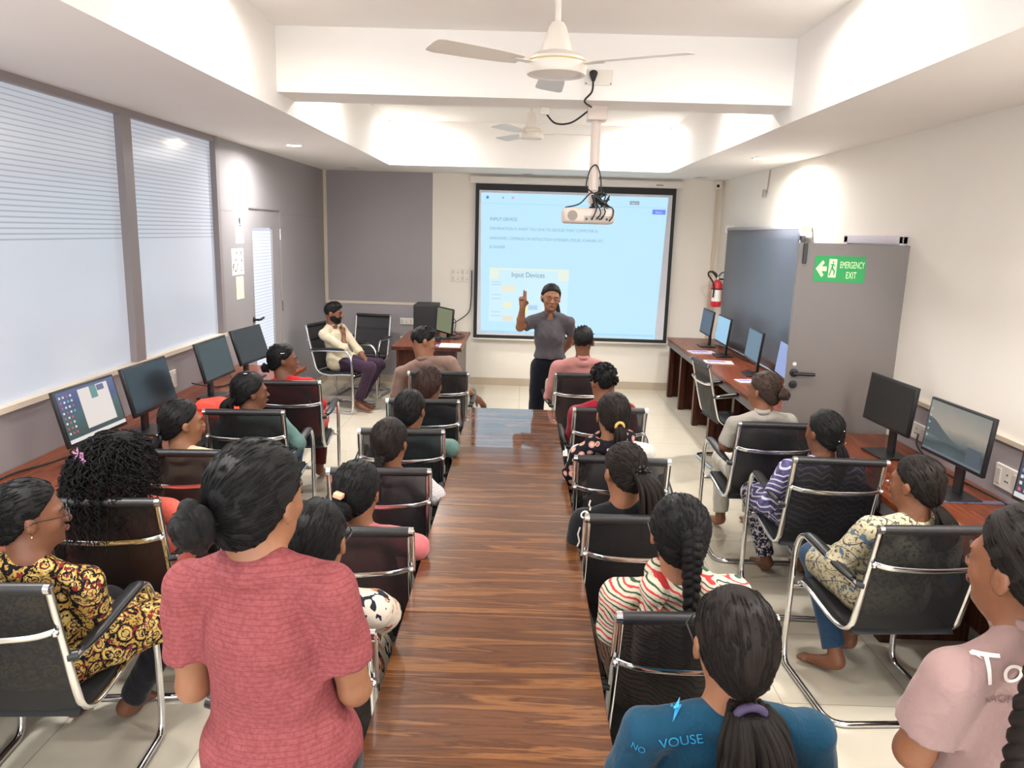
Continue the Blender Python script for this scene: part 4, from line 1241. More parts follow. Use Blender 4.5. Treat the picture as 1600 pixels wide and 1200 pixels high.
M_LIP = mat('lips', rgb(122, 64, 56), .5); M_BROW = mat('brow_hair', (.01, .008, .007, 1), .8); M_EYEW = mat('eye_white', rgb(225, 215, 205), .3); M_NAIL = mat('nail', rgb(200, 150, 130), .35)
M_GLASSF = mat('spectacle_frame', (.01, .01, .01, 1), .3)

# ------------------------------------------------------------------ the head in its own frame (x right, y face, z up)
def head_prims(male=False, beard=False):
    P = [('a', ell((0, -.012, .022), (.074, .092, .086)), .02),
         ('a', ell((0, .022, -.035), (.059, .064, .078)), .03),
         ('a', ell((0, .042, -.082), (.034 if not male else .040, .036, .028)), .03),
         ('a', ell((0, .072, .016), (.050, .018, .010)), .018),
         ('a', ell((-.036, .058, -.030), (.02, .018, .018)), .02), ('a', ell((.036, .058, -.030), (.02, .018, .018)), .02),
         ('s', ell((-.031, .096, -.002), (.017, .016, .011)), .012), ('s', ell((.031, .096, -.002), (.017, .016, .011)), .012),
         ('a', ell((-.031, .076, -.004), (.013, .010, .010)), .004), ('a', ell((.031, .076, -.004), (.013, .010, .010)), .004),
         ('a', cone((0, .082, .002), (0, .104, -.030), .007, .011), .010),
         ('a', ell((-.011, .095, -.033), (.008, .008, .007)), .006), ('a', ell((.011, .095, -.033), (.008, .008, .007)), .006),
         ('a', ell((0, .086, -.056), (.022, .012, .0055)), .006), ('a', ell((0, .084, -.066), (.019, .012, .006)), .006),
         ('a', ell((0, .076, -.093), (.016, .014, .012)), .014)]
    for s in (-1, 1):
        P += [('a', ell((s*.079, -.008, -.012), (.008, .017, .029)), .008), ('a', ell((s*.083, -.014, -.004), (.006, .014, .022)), .005),
              ('s', ell((s*.089, -.004, -.010), (.005, .008, .014)), .004)]
    return P

def tube_mesh(mb, pts, rad, n=8, smooth=4, flat=None, tw=0):
    mb.tube(pts, rad, n, smooth=smooth, flat=flat, tw=tw)

def hair_mesh(kind, tie=None, seed=0, h=.006, puff=0, fringe=False, n_lock=260):
    """returns (verts in head frame, quads, strand attribute) plus a tube builder (MB) in head frame"""
    rs = np.random.RandomState(seed)
    F = Field((-.17, -.22, -.22), (.17, .17, .20), h)
    tie = np.array(tie if tie is not None else (0, -.12, -.02), float)
    male = kind in ('short', 'fade', 'curlyshort')
    g = .010+puff
    if male:
        F.add(ell((0, -.012, .030), (.078+puff, .098+puff, .088+puff)), .01)
        F.add(ell((0, .01, .075), (.062+puff, .072, .045+puff)), .03)
        F.add(ell((0, .055, .085), (.05, .03, .026)), .02)
        F.cut(half((0, -1.0, .75), (0, .075, .055), (-.2, -.02, -.25), (.2, .2, .25)), .01)
        F.cut(half((0, -.25, 1), (0, -.02, -.018 if kind == 'fade' else -.035), (-.2, -.25, -.25), (.2, .2, .0)), .008)
        F.displace(wrinkles(seed, .006 if kind == 'curlyshort' else .003, 90))
    else:
        F.add(ell((0, -.014, .026), (.074+g, .092+g, .086+g)), .01)
        F.add(ell((0, -.045, -.035), (.062+g*.4, .058+g*.6, .062)), .03)
        if kind == 'bob':
            F.add(cone((-.05, -.03, .0), (-.055, -.04, -.12), .045, .035), .03); F.add(cone((.05, -.03, .0), (.055, -.04, -.12), .045, .035), .03)
            F.add(cone((0, -.06, -.0), (0, -.075, -.14), .06, .05), .03)
        # face opening: hairline from forehead past the temple, behind the ear, to the nape
        F.cut(half((0, -1.0, 1.05), (0, .070 if not fringe else .083, .070), (-.2, -.035, -.25), (.2, .2, .25)), .012)
        F.cut(half((0, -.75, 1.0), (0, -.02, -.048), (-.2, -.10, -.25), (.2, .2, .0)), .012)
        if kind != 'bob': F.cut(half((0, 0, 1), (0, 0, -.092), (-.2, -.25, -.25), (.2, .2, -.05)), .012)
        F.cut(ell((0, .1, -.06), (.069, .09, .115)), .008)
        if kind not in ('bob', 'curly'):
            # combed-back ridges and the pull towards the tie
            pass
        F.displace(wrinkles(seed, .0015, 40))
    P, Q = F.mesh()
    # strands flow from the tie over the cap
    c0 = np.array((0, -.01, .03))
    if male or kind == 'bob': tie_s = np.array((0, -.03, .13))
    else: tie_s = tie
    ax = (c0-tie_s); ax /= np.linalg.norm(ax)
    u = np.cross(ax, (0.0, 0.0, 1.0) if abs(ax[2]) < .9 else (1.0, 0, 0)); u /= np.linalg.norm(u)
    w_ = np.cross(ax, u)
    q = P-tie_s
    x, y, dd = q@u, q@w_, q@ax
    r = np.sqrt(x*x+y*y)+1e-5
    att = np.stack([x/r*.9, y/r*.9, np.sqrt(r*r+dd*dd)*1.2], 1)
    T = MB()
    def strands(path, spread, n, r0, sm=5, wav=0, taper=.5, sd=0):
        path = [np.array(p, float) for p in path]
        L = len(path)
        for k in range(n):
            a = rs.rand()*6.28; rr = spread*math.sqrt(rs.rand())
            ph = rs.rand()*6.28
            pts = []; rad = []
            for i, p in enumerate(path):
                t = i/(L-1)
                s_ = rr*(.35+1.0*math.sin(math.pi*min(.95, .12+t*.75)))
                off = np.array((math.cos(a), math.sin(a)*.8, .25*math.sin(a)))*s_
                wv = np.array((math.sin(ph+t*9), math.cos(ph+t*8), 0))*wav*t
                pts.append(p+off+wv); rad.append(r0*(1-taper*t*t)*(.8+.4*rs.rand()))
            T.tube(pts, rad, 7, smooth=sm)
    # combed locks lying on the cap, all drawn towards the tie
    if not male:
        td = (tie_s-c0)/np.linalg.norm(tie_s-c0)
        rr_ = np.arange(.03, .17, .002)
        for k in range(n_lock):
            d_ = rs.randn(3); d_ /= np.linalg.norm(d_)
            ang = math.acos(np.clip(d_@td, -1, 1))
            if ang < 1.45: continue
            pts = []
            m_ = 13
            sw = rs.randn()*.05
            for i in range(m_):
                t = (i/(m_-1))*.96
                q_ = (math.sin((1-t)*ang)*d_ + math.sin(t*ang)*td)/math.sin(ang) + np.cross(td, d_)*sw*math.sin(t*3.14)
                q_ /= np.linalg.norm(q_)
                smp = c0+q_*rr_[:, None]
                ii = np.clip(np.round((smp-F.lo)/F.h).astype(int), 0, F.n-1)
                vv = F.v[ii[:, 0], ii[:, 1], ii[:, 2]]
                neg = np.nonzero(vv < 0)[0]
                if len(neg) == 0 or rr_[neg[-1]] < .055: pts = []; continue
                r_ = rr_[neg[-1]] - min(0, vv[neg[-1]])*-1.0
                pts.append(tuple(c0+q_*(r_-.0005)))
            if len(pts) < 4: continue
            L_ = len(pts)
            w0 = .0013+.0013*rs.rand()
            T.tube(pts, [w0*(.5+.5*min(1, i/2.0)) for i in range(L_)], 4, smooth=2)
    return P, Q, att, T, strands, rs

def braid(T, path, wid, rad, turns, taper=.5):
    """three strands plaited along path"""
    pts, _ = catmull([Vector(p) for p in path], [1]*len(path), 16)
    N_ = len(pts)
    for k in range(3):
        out = []; rr = []
        for i in range(N_):
            t = i/(N_-1)
            tg = (pts[min(i+1, N_-1)]-pts[max(i-1, 0)]).normalized()
            side = Vector((1, 0, 0)); side = (side-tg*side.dot(tg)).normalized()
            dep = tg.cross(side)
            a = turns*math.pi*2*t + k*2*math.pi/3
            s_ = wid*(1-taper*t)
            out.append(pts[i]+side*math.sin(a)*s_+dep*math.sin(2*a)*s_*.45)
            rr.append(rad*(1-taper*t))
        T.tube(out, rr, 9, smooth=2, flat=(1.0, .9))

def hand_prims(wrist, d, palm, side, curl=.5, s=1.0, spec=None):
    """wrist point, finger direction d, palm facing direction, thumb side vector; spec: per-finger curl"""
    wrist, d, palm, side = (np.array(tuple(q), float) for q in (wrist, d, palm, side))
    d /= np.linalg.norm(d); palm = palm-d*(palm@d); palm /= np.linalg.norm(palm)
    sd = np.cross(d, palm); sd *= np.sign(sd@side) or 1
    out = [(cone(wrist, wrist+d*.03*s, .024*s, .026*s), .015)]
    kn = wrist+d*.085*s
    for i, (o, L) in enumerate(((.028, .068), (.0095, .078), (-.0095, .072), (-.028, .058))):
        c = (spec[i] if spec else curl)
        b = kn+sd*o*s*.95
        out.append((cone(wrist+d*.03*s+sd*o*.6*s, b, .015*s, .0115*s), .008))
        p = b; ang = 0
        for j, f in enumerate((.45, .3, .25)):
            ang += c*(.75 if j == 0 else 1.0)*(1.25)
            dr_ = d*math.cos(ang)+palm*math.sin(ang)
            q = p+dr_*L*f*s
            out.append((cone(p, q, (.0095-.0008*j)*s, (.009-.0009*j)*s), .003))
            p = q
    tb = wrist+d*.025*s+sd*.022*s
    t1 = tb+(d*.55+sd*.6+palm*.3)*.036*s; t2 = t1+(d*.8+sd*.15+palm*.35)*.03*s; t3 = t2+(d*.8-sd*.05+palm*.3)*.024*s
    tc = spec[4] if spec and len(spec) > 4 else curl
    if tc > .8: t2 = t1+(d*.5-sd*.25+palm*.7)*.03*s; t3 = t2+(d*.3-sd*.6+palm*.5)*.022*s
    out += [(cone(tb, t1, .015*s, .012*s), .008), (cone(t1, t2, .011*s, .0098*s), .003), (cone(t2, t3, .0098*s, .008*s), .003)]
    return out

def rotz(a):
    c, s = math.cos(a), math.sin(a)
    return np.array([[c, -s, 0], [s, c, 0], [0, 0, 1]])
def rotx(a):
    c, s = math.cos(a), math.sin(a)
    return np.array([[1, 0, 0], [0, c, -s], [0, s, c]])
def roty(a):
    c, s = math.cos(a), math.sin(a)
    return np.array([[c, 0, s], [0, 1, 0], [-s, 0, c]])

GROUP_S = 'seated trainees seen from behind'
def person(label, head, body_deg, hip, head_deg=0, nod=0, tilt=0, hs=1.0, male=False, skin=0, sleeve='short', shirt='pink', trs='dark',
           hair=('bun', (0, -.12, -.02)), hairm=None, shw=.165, sit=True, elbows=None, wrists=None, hands=None, knees=None, ankles=None, res=.010,
           seed=1, puff=0.0, hem=None, collar=False, group=None, beard=False, extra=None, loose=0.0, neckw=1.0, toes=None, foot_z=.0, sl_t=.62, tw=1.0, nk=.132):
    """head, hip: world points; body_deg: turn to the left of +y; local frame x right, y forward"""
    Hc = np.array(tuple(head), float); hip = np.array(tuple(hip), float)
    B = rotz(math.radians(body_deg))
    base = np.array((hip[0], hip[1], 0.0))
    W = lambda x, y, z: base + B@np.array((x, y, 0.0)) + np.array((0, 0, z))
    Lc = lambda p: B.T@(np.array(p)-base)                       # world -> local
    Rh = rotz(math.radians(head_deg))@rotx(math.radians(-nod))@roty(math.radians(tilt))
    Hw = lambda p: Hc + Rh@(np.array(p, float)*hs)
    nb = Hw((0, -.035, -.05)); 
    neckb = Hc + B@np.array((0, -.035, -nk*hs))
    nl = Lc(neckb)
    pel = W(0, 0, hip[2])
    up = neckb-pel; Ltor = np.linalg.norm(up); up /= Ltor
    rt = B@np.array((1.0, 0, 0)); fw = np.cross(up, rt); fw /= np.linalg.norm(fw); rt = np.cross(fw, up)
    RT = np.stack([rt, fw, up], 1)
    S = lambda x, y, z: neckb + RT@np.array((x, y, z))
    sh = {-1: S(-shw, .0, -.078), 1: S(shw, .0, -.078)}
    el = elbows or {}
    wr = wrists or {}
    E = {}; Wp = {}
    for s in (-1, 1):
        if s in el: E[s] = np.array(tuple(el[s]))
        elif sit: E[s] = sh[s]+B@np.array((s*.055, .045, -.255))
        else: E[s] = sh[s]+B@np.array((s*.05, -.02, -.26))
        if s in wr: Wp[s] = np.array(tuple(wr[s]))
        elif sit: Wp[s] = W(s*.10, .27, hip[2]+.10)
        else: Wp[s] = E[s]+B@np.array((-s*.06, .2, .03))
    k1, k2 = (knees or {}), (ankles or {})
    HJ = {s: W(s*.09, .0, hip[2]-.01) for s in (-1, 1)}
    K = {s: (np.array(tuple(k1[s])) if s in k1 else (W(s*.11, .40, hip[2]-.02) if sit else W(s*.10, .02, .47))) for s in (-1, 1)}
    AK = {s: (np.array(tuple(k2[s])) if s in k2 else (W(s*.10, .36, .075) if sit else W(s*.10, -.01, .075))) for s in (-1, 1)}
    TO = {s: AK[s]+B@np.array((s*.02, .15, -.05)) for s in (-1, 1)}
    if toes:
        for s in toes: TO[s] = np.array(tuple(toes[s]))
    allp = [Hw((x, y, z)) for x in (-.11, .11) for y in (-.11, .13) for z in (-.12, .13)] + list(E.values()) + list(Wp.values()) + list(K.values()) + list(AK.values()) + list(TO.values()) + [sh[-1], sh[1], pel]
    allp = np.array(allp)
    lo = allp.min(0)-.16; hi = allp.max(0)+.16; lo[2] = max(lo[2], -.02)
    hi[2] = max(hi[2], Hc[2]+.15)
    F = Field(lo, hi, res)
    # body: torso core, neck, limbs, then the head on top
    cz = Ltor
    bw = .9 if not male else 1.0
    F.add(ell(S(0, 0, -.19), (.125*shw/.165, .085, .15), RT), .03)
    F.add(ell(S(0, .0, -.36*cz/.48), (.112*tw, .078*tw, .14), RT), .04)
    F.add(ell(pel+np.array((0, 0, .02)), (.14*tw, .10*tw, .10), RT), .04)
    for s in (-1, 1):
        F.add(cone(S(s*.03, -.005, -.02), sh[s], .034, .042), .04)
        F.add(cone(sh[s], E[s], .042 if not male else .048, .034), .02)
        F.add(cone(E[s], E[s]*.6+Wp[s]*.4, .034, .034), .015)
        F.add(cone(E[s]*.6+Wp[s]*.4, Wp[s], .033, .022), .015)
        F.add(cone(HJ[s], K[s], .072*tw, .050), .03)
        F.add(cone(K[s], AK[s], .050, .032), .02)
        F.add(cone(AK[s], AK[s]+(TO[s]-AK[s])*.35+np.array((0, 0, -.01)), .034, .03), .02)
        F.add(cone(AK[s]*.8+TO[s]*.2-np.array((0, 0, .01)), TO[s], .03, .02), .02)
        hd_ = (hands or {}).get(s)
        if hd_ is None:
            d = Wp[s]-E[s]
            hd_ = dict(d=d+B@np.array((0, .05, -.08)), palm=(0, 0, -1), side=B@np.array((-s, 0, 0.0)), curl=.3)
        for pr, k in hand_prims(Wp[s], hd_['d'], hd_['palm'], hd_['side'], hd_.get('curl', .4), .92*hs, hd_.get('spec')): F.add(pr, k)
        # toes
        tdir = TO[s]-AK[s]; tdir[2] = 0; tdir /= np.linalg.norm(tdir)+1e-6
        sdv = np.cross(tdir, (0, 0, 1))
        for i in range(5):
            o_ = (i-2)*.0145
            b0 = TO[s]+sdv*o_; F.add(cone(b0, b0+tdir*(.032-.004*abs(i-1)), .0105, .009), .006)
    F.add(cone(nb, neckb+RT@np.array((0, .01, .0)), .042*neckw*hs, .048*neckw), .025)
    F.add(cone(Hw((0, -.02, -.05)), neckb+RT@np.array((0, .01, -.03)), .042*neckw*hs, .052*neckw), .03)
    for op, (d, l_, h_), k in head_prims(male, beard):
        def dw(X, Y, Z, d=d):
            x, y, z = X-Hc[0], Y-Hc[1], Z-Hc[2]
            return d((x*Rh[0, 0]+y*Rh[1, 0]+z*Rh[2, 0])/hs, (x*Rh[0, 1]+y*Rh[1, 1]+z*Rh[2, 1])/hs, (x*Rh[0, 2]+y*Rh[1, 2]+z*Rh[2, 2])/hs)*hs
        cc = (np.array(l_)+np.array(h_))/2; rr = np.linalg.norm((np.array(h_)-np.array(l_))/2)*hs
        cw_ = Hw(cc)
        (F.add if op == 'a' else F.cut)((dw, cw_-rr, cw_+rr), k)
    P, Q = F.mesh()
    body = mesh_obj('person', P, Q, SK[skin], origin=base)
    tag(body, label, 'person', group)
    # ---- top
    off = .013+loose
    G = Field(np.minimum(lo, lo), (hi[0], hi[1], neckb[2]+.12), res)
    G.add(ell(S(0, 0.0, -.19), (.140*shw/.165+loose, .096+loose, .165), RT), .03)
    G.add(ell(S(0, .052, -.20), (.105, .06, .07), RT), .04) if not male else None
    G.add(ell(S(0, 0, -.34*cz/.48), (.132*tw+loose, .095*tw+loose, .15), RT), .05)
    G.add(ell(pel+up*.03, (.172*tw+loose, .128*tw+loose, .13), RT), .05)
    for s in (-1, 1):
        G.add(cone(S(s*.045, -.008, -.016), sh[s]+RT@np.array((-s*.008, 0, .006)), .036, .047), .04)
        if sleeve == 'short':
            m = sh[s]+(E[s]-sh[s])*sl_t
            G.add(cone(sh[s], m, .050+loose*.5, .053+loose*.6, cutb=True), .022)
        elif sleeve in ('long', 'elbow'):
            G.add(cone(sh[s], E[s], .054+loose*.5, .046+loose*.4), .022)
            t = .93 if sleeve == 'long' else .35
            G.add(cone(E[s], E[s]+(Wp[s]-E[s])*t, .046+loose*.4, .034+loose*.4 if sleeve == 'long' else .044, cutb=True), .018)
        elif sleeve == 'none': pass
    if sit and hem != 'shirt':   # kurta lap: cloth over the thighs
        for s in (-1, 1): G.add(cone(HJ[s], HJ[s]+(K[s]-HJ[s])*(.8 if hem == 'kurta' else .18), .098, .085), .04)
        if hem == 'kurta': G.add(cone(pel, (K[-1]+K[1])/2+np.array((0, 0, -.01)), .08, .07), .05)
    if not sit:
        hz = hem if isinstance(hem, float) else .86
        pz = W(0, 0, hz)
        G.add(cone(pel+up*.02, pz, .115*tw+loose, .112*tw+loose*1.4), .06)
        for s in (-1, 1): G.add(cone(W(s*.065*tw, 0, hip[2]), W(s*.072*tw, 0, hz-.02), .098*tw+loose, .096*tw+loose), .04)
        G.cut(half((0, 0, 1), (0, 0, hz), lo-.1, (hi[0]+.1, hi[1]+.1, hz+.03)), .004)
    G.displace(wrinkles(seed*7+1, .0045+loose*.08, 26, .8)); G.displace(wrinkles(seed*5+3, .002, 55, .5))
    G.add(ell(S(0, -.006, -.022), (.074, .064, .040), RT), .02)
    # neckline
    nc = neckb+RT@np.array((0, .028, .035))
    if collar:
        G.cut(ell(neckb+RT@np.array((0, .035, .056)), (.046, .066, .046), RT), .006)
    else: G.cut(ell(neckb+RT@np.array((0, .022, .055)), (.058, .070, .052), RT), .006)
    P, Q = G.mesh()
    top_ = mesh_obj({'knit': 'knit_top', 'polo': 'polo_shirt', 'bluetee': 'tee_shirt', 'rose': 'tee_shirt', 'charcoal': 'polo_shirt'}.get(shirt, 'shirt' if (male or collar) else 'kurta_top'), P, Q, C[shirt], body, origin=base)
    if collar:
        cl = MB()
        for s in (0,):
            ring = []
            for i in range(17):
                a = math.radians(-70+i*(320/16))-math.pi/2+math.radians(180)
                a = math.radians(-250+i*20)
                ring.append(neckb+RT@np.array((math.cos(a)*.050, .012+math.sin(a)*.052, -.004+.022*(1-math.sin(a))*.5)))
            n = len(ring)
            vs_ = []
            for p in ring: vs_.append(p)
            for p in ring: vs_.append(p+RT@np.array((0, -.002, .024))-(p-neckb)*.06)
            for p in ring: vs_.append(p+RT@np.array((0, 0, -.010))+(p-neckb)*.16)
            fs = []
            for i in range(n-1):
                fs.append((i, i+1, n+i+1, n+i)); fs.append((n+i, n+i+1, 2*n+i+1, 2*n+i))
            cl._add([Vector(v)-Vector(base) for v in vs_], fs)
        co = cl.build('collar', C[shirt], top_, smooth=True)
        md = co.modifiers.new('thickness', 'SOLIDIFY'); md.thickness = .0025
    # ---- trousers
    TF = Field(np.minimum(lo, lo), (hi[0], hi[1], hip[2]+.22), res*1.15)
    TF.add(ell(pel, (.162*tw, .118*tw, .115), RT), .03)
    for s in (-1, 1):
        TF.add(cone(HJ[s], K[s], .088*tw, .064), .04)
        TF.add(cone(K[s], K[s]*.12+AK[s]*.88, .063, .052, cutb=True), .03)
    TF.displace(wrinkles(seed*3+2, .004, 30))
    P, Q = TF.mesh()
    mesh_obj('trousers', P, Q, C[trs], body, origin=base)
    # ---- hair
    hm = hairm or H_BLACK
    kind = hair[0]
    tie = hair[1] if len(hair) > 1 else None
    opt = hair[2] if len(hair) > 2 else {}
    P, Q, att, T, strands, rs = hair_mesh(kind, tie, seed, .0065 if res <= .010 else .009, puff, opt.get('fringe', False), opt.get('locks', 1500 if res <= .0085 else 700))
    tie = np.array(tie if tie is not None else (0, -.12, -.02), float)
    rb_ = opt.get('r', .042)
    if kind == 'bun':
        for k in range(5):
            a0 = rs.rand()*6.28
            ax_ = tie/np.linalg.norm(tie)
            u = np.cross(ax_, (0, 0, 1.0)); u /= np.linalg.norm(u); w_ = np.cross(ax_, u)
            rr = rb_*(.78-.12*k)
            pts = [tie+ax_*(.006+.006*k)+(u*math.cos(a0+i*.55)+w_*math.sin(a0+i*.55))*rr*(1+.2*math.sin(i*1.3+k*2)) + rs.randn(3)*.0016 for i in range(13)]
            T.tube([tuple(p) for p in pts], rb_*(.30+.02*k), 9, smooth=3, tw=14)
        T.ell(tuple(tie), (rb_*.70, rb_*.66, rb_*.70), 9)
        for k in range(opt.get('stray', 6)):
            d_ = rs.randn(3); d_ /= np.linalg.norm(d_)
            p0 = tie+d_*rb_*.8; T.tube([tuple(p0), tuple(p0+d_*.012+rs.randn(3)*.008), tuple(p0+d_*.012+rs.randn(3)*.007+np.array((0, 0, -.006)))], .0012, 4, smooth=3)
    elif kind in ('pony', 'wavy'):
        pth = opt['path']
        strands(pth, opt.get('spread', .022), opt.get('n', 26), opt.get('r', .010), wav=opt.get('wav', .004), taper=.55)
    elif kind == 'braid':
        braid(T, opt['path'], opt.get('w', .018), opt.get('r', .017), opt.get('turns', 3.5))
        e = np.array(opt['path'][-1], float)
        for k in range(6): T.tube([tuple(e), tuple(e+rs.randn(3)*.004+np.array((0, 0, -.02))), tuple(e+rs.randn(3)*.008+np.array((0, 0, -.045)))], [.006, .005, .001], 5, smooth=3)
    elif kind == 'curly':
        for k in range(opt.get('n', 210)*2):
            ph = rs.rand()*2*math.pi; th = math.acos(1-rs.rand()*1.45)
            st = np.array((math.sin(th)*math.cos(ph)*.078, -.012+math.sin(th)*math.sin(ph)*.09, .028+math.cos(th)*.088))
            if st[1] > .035 and st[2] < .075: continue
            ln = .11+.23*rs.rand()*(.5+.5*min(1, th))
            out = np.array((st[0], st[1]+.0, 0)); nn = np.linalg.norm(out)+1e-6; out /= nn
            out = out*1.15 + np.array((0, -.5, 0)); 
            M_ = 16; fr_ = 4+rs.rand()*4; p0 = rs.rand()*6.28; am = .009+.006*rs.rand()
            pts = []
            for i in range(M_):
                t = i/(M_-1)
                p = st*1.02+out*(.055*math.sin(min(1, t*1.8)*1.57)+.04*t)+np.array((0, 0, -ln*t**1.35+.03*math.sin(min(1, t*2.2)*3.14)))
                p += np.array((math.cos(p0+t*fr_*6.28), math.sin(p0+t*fr_*6.28), 0))*am*min(1, .25+t*4)
                pts.append(tuple(p))
            T.tube(pts, [.0036*(1-.5*i/(M_-1)) for i in range(M_)], 5, smooth=2)
    elif kind == 'curlyshort':
        for k in range(260):
            d_ = rs.randn(3); d_ /= np.linalg.norm(d_)
            if d_[2] < -.15 or (d_[1] > .55 and d_[2] < .5): continue
            p0 = np.array((0, -.01, .03))+d_*np.array((.078, .098, .09))*(1+puff)
            pts = [tuple(p0+d_*.018*math.sin(i*.5)+np.cross(d_, rs.randn(3))*.009) for i in range(5)]
            T.tube(pts, .0042, 5, smooth=2)
    elif kind in ('short', 'fade'):
        for k in range(200):
            d_ = rs.randn(3); d_ /= np.linalg.norm(d_)
            if d_[2] < .25: continue
            p0 = np.array((0, -.0, .04))+d_*np.array((.070, .085, .080))
            q1 = p0+d_*.007+np.array((rs.randn()*.006, .006+rs.randn()*.006, .004))
            T.tube([tuple(p0), tuple(q1), tuple(q1+np.array((rs.randn()*.006, .010, -.002)))], [.006, .0045, .001], 5, smooth=2)
    # fine strays over the crown
    if not kind in ('short', 'fade', 'curlyshort'):
        ta = tie/np.linalg.norm(tie)
        for k in range(opt.get('fly', 16)):
            d_ = rs.randn(3); d_[2] = abs(d_[2]); d_ /= np.linalg.norm(d_)
            if d_[1] > .5: continue
            p0 = np.array((0, -.014, .026))+d_*np.array((.083, .101, .095))
            tv = tie-p0; tv /= np.linalg.norm(tv)
            T.tube([tuple(p0), tuple(p0+tv*.02+d_*.006), tuple(p0+tv*.05+d_*.004*rs.rand())], .0009, 4, smooth=3)
    vw = np.array([Hw(p) for p in P]) if len(P) < 1 else (Hc + (P*hs)@Rh.T)
    nv = len(vw)
    tv = np.array([tuple(p) for p in T.v]) if T.v else np.zeros((0, 3))
    # braids and tails hang by gravity: the builder gives their path in the head frame already
    tw_ = Hc+(tv*hs)@Rh.T if len(tv) else tv
    me = bpy.data.meshes.new('hair')
    allv = np.concatenate([vw, tw_])-base
    fcs = [tuple(int(i) for i in q) for q in Q]+[tuple(i+nv for i in f) for f in T.f]
    me.from_pydata(allv.tolist(), [], fcs)
    me.materials.append(hm)
    a = me.attributes.new('strand', 'FLOAT_VECTOR', 'POINT')
    aa = np.concatenate([att, np.array(T.a, float).reshape(-1, 3)]) if T.v else att
    a.data.foreach_set('vector', aa.astype(np.float32).ravel())
    me.polygons.foreach_set('use_smooth', [True]*len(me.polygons))
    ho = bpy.data.objects.new('hair', me); COL.objects.link(ho); ho.parent = body
    # face marks
    MH = Matrix.Translation(Hc-base) @ Matrix([[*Rh[0]*hs, 0], [*Rh[1]*hs, 0], [*Rh[2]*hs, 0], [0, 0, 0, 1]])
    def hp(mb, name, m):
        o = mb.build(name, m, body, smooth=True, autos=60); o.matrix_basis = MH; return o
    for s in (-1, 1):
        b = MB().tube([(s*.014, .0895, .014), (s*.032, .087, .0205), (s*.05, .073, .014)], [.0028, .0032, .0014], 6, smooth=4); hp(b, 'eyebrow', M_BROW)
        b = MB().tube([(s*.019, .0865, -.0075), (s*.031, .0885, -.0095), (s*.044, .0805, -.0065)], [.0012, .0018, .0012], 6, smooth=4); hp(b, 'eyelashes', M_BROW)
    b = MB().tube([(-.021, .0905, -.0605), (-.008, .098, -.0575), (0, .0985, -.0585), (.008, .098, -.0575), (.021, .0905, -.0605)], [.0015, .0042, .004, .0042, .0015], 8, smooth=4)
    b.tube([(-.018, .091, -.063), (0, .0965, -.0665), (.018, .091, -.063)], [.0015, .005, .0015], 8, smooth=4)
    hp(b, 'lips', M_LIP)
    if beard:
        BF = Field((-.1, -.02, -.14), (.1, .13, .02), .006)
        BF.add(ell((0, .018, -.046), (.0690, .073, .072)), .01); BF.add(ell((0, .046, -.088), (.042, .042, .034)), .02); BF.add(ell((0, .09, -.046), (.026, .012, .005)), .006)
        BF.cut(ell((0, .115, -.002), (.056, .075, .042)), .006); BF.cut(ell((0, .105, -.06), (.018, .02, .007)), .004)
        BF.cut(half((0, .35, -1), (0, .0, -.02), (-.2, -.2, -.03), (.2, .2, .2)), .004) if False else None
        BF.cut(ell((0, -.02, .05), (.12, .12, .055)), .006)
        BF.displace(wrinkles(3, .002, 120))
        P, Q = BF.mesh()
        bo = mesh_obj('beard', Hc+(P*hs)@Rh.T, Q, H_BLACK, body, origin=base, attr=P*3)
    body['_'] = 0; del body['_']
    info = dict(body=body, top=top_, base=base, MH=MH, S=S, W=W, RT=RT, neckb=neckb, sh=sh, E=E, Wp=Wp, hp=hp, Hc=Hc, Rh=Rh, hs=hs, hair=ho, tie=tie, up=up)
    return info

def glasses(I, frame=M_GLASSF):
    g = MB()
    for s in (-1, 1):
        g.tube([(s*.033+math.cos(a)*.024, .101-abs(math.cos(a)*s+.0)*.0, -.006+math.sin(a)*.018) for a in [i*math.pi/10 for i in range(20)]], .0016, 6, closed=True)
        g.tube([(s*.057, .100, .001), (s*.078, .07, .003), (s*.086, .0, .002), (s*.086, -.02, -.008)], .0018, 6)
    g.tube([(-.009, .101, -.002), (0, .104, .001), (.009, .101, -.002)], .0016, 6)
    return I['hp'](g, 'spectacles', frame)

def earring(I, s=1):
    g = MB().ell((s*.088, -.008, -.043), (.0035, .0035, .0045), 7)
    return I['hp'](g, 'earring', mat('gold', (.8, .55, .2, 1), .25, 1))

def deco(I, mb, name, m): return I['hp'](mb, name, m)

def wrap_text(I, body, size, m, center, facing, upv, name='print', off=.003, sub=True, shear=0):
    """lettering laid on the back of a top: text polygons dropped onto the cloth"""
    c = bpy.data.curves.new(name, 'FONT'); c.body = body; c.size = size; c.align_x = 'CENTER'; c.align_y = 'CENTER'; c.shear = shear
    o = bpy.data.objects.new('tmp', c); COL.objects.link(o)
    dg = bpy.context.evaluated_depsgraph_get()
    me = bpy.data.meshes.new_from_object(o.evaluated_get(dg))
    bpy.data.objects.remove(o)
    return drop_mesh(I, me, name, m, center, facing, upv, off)

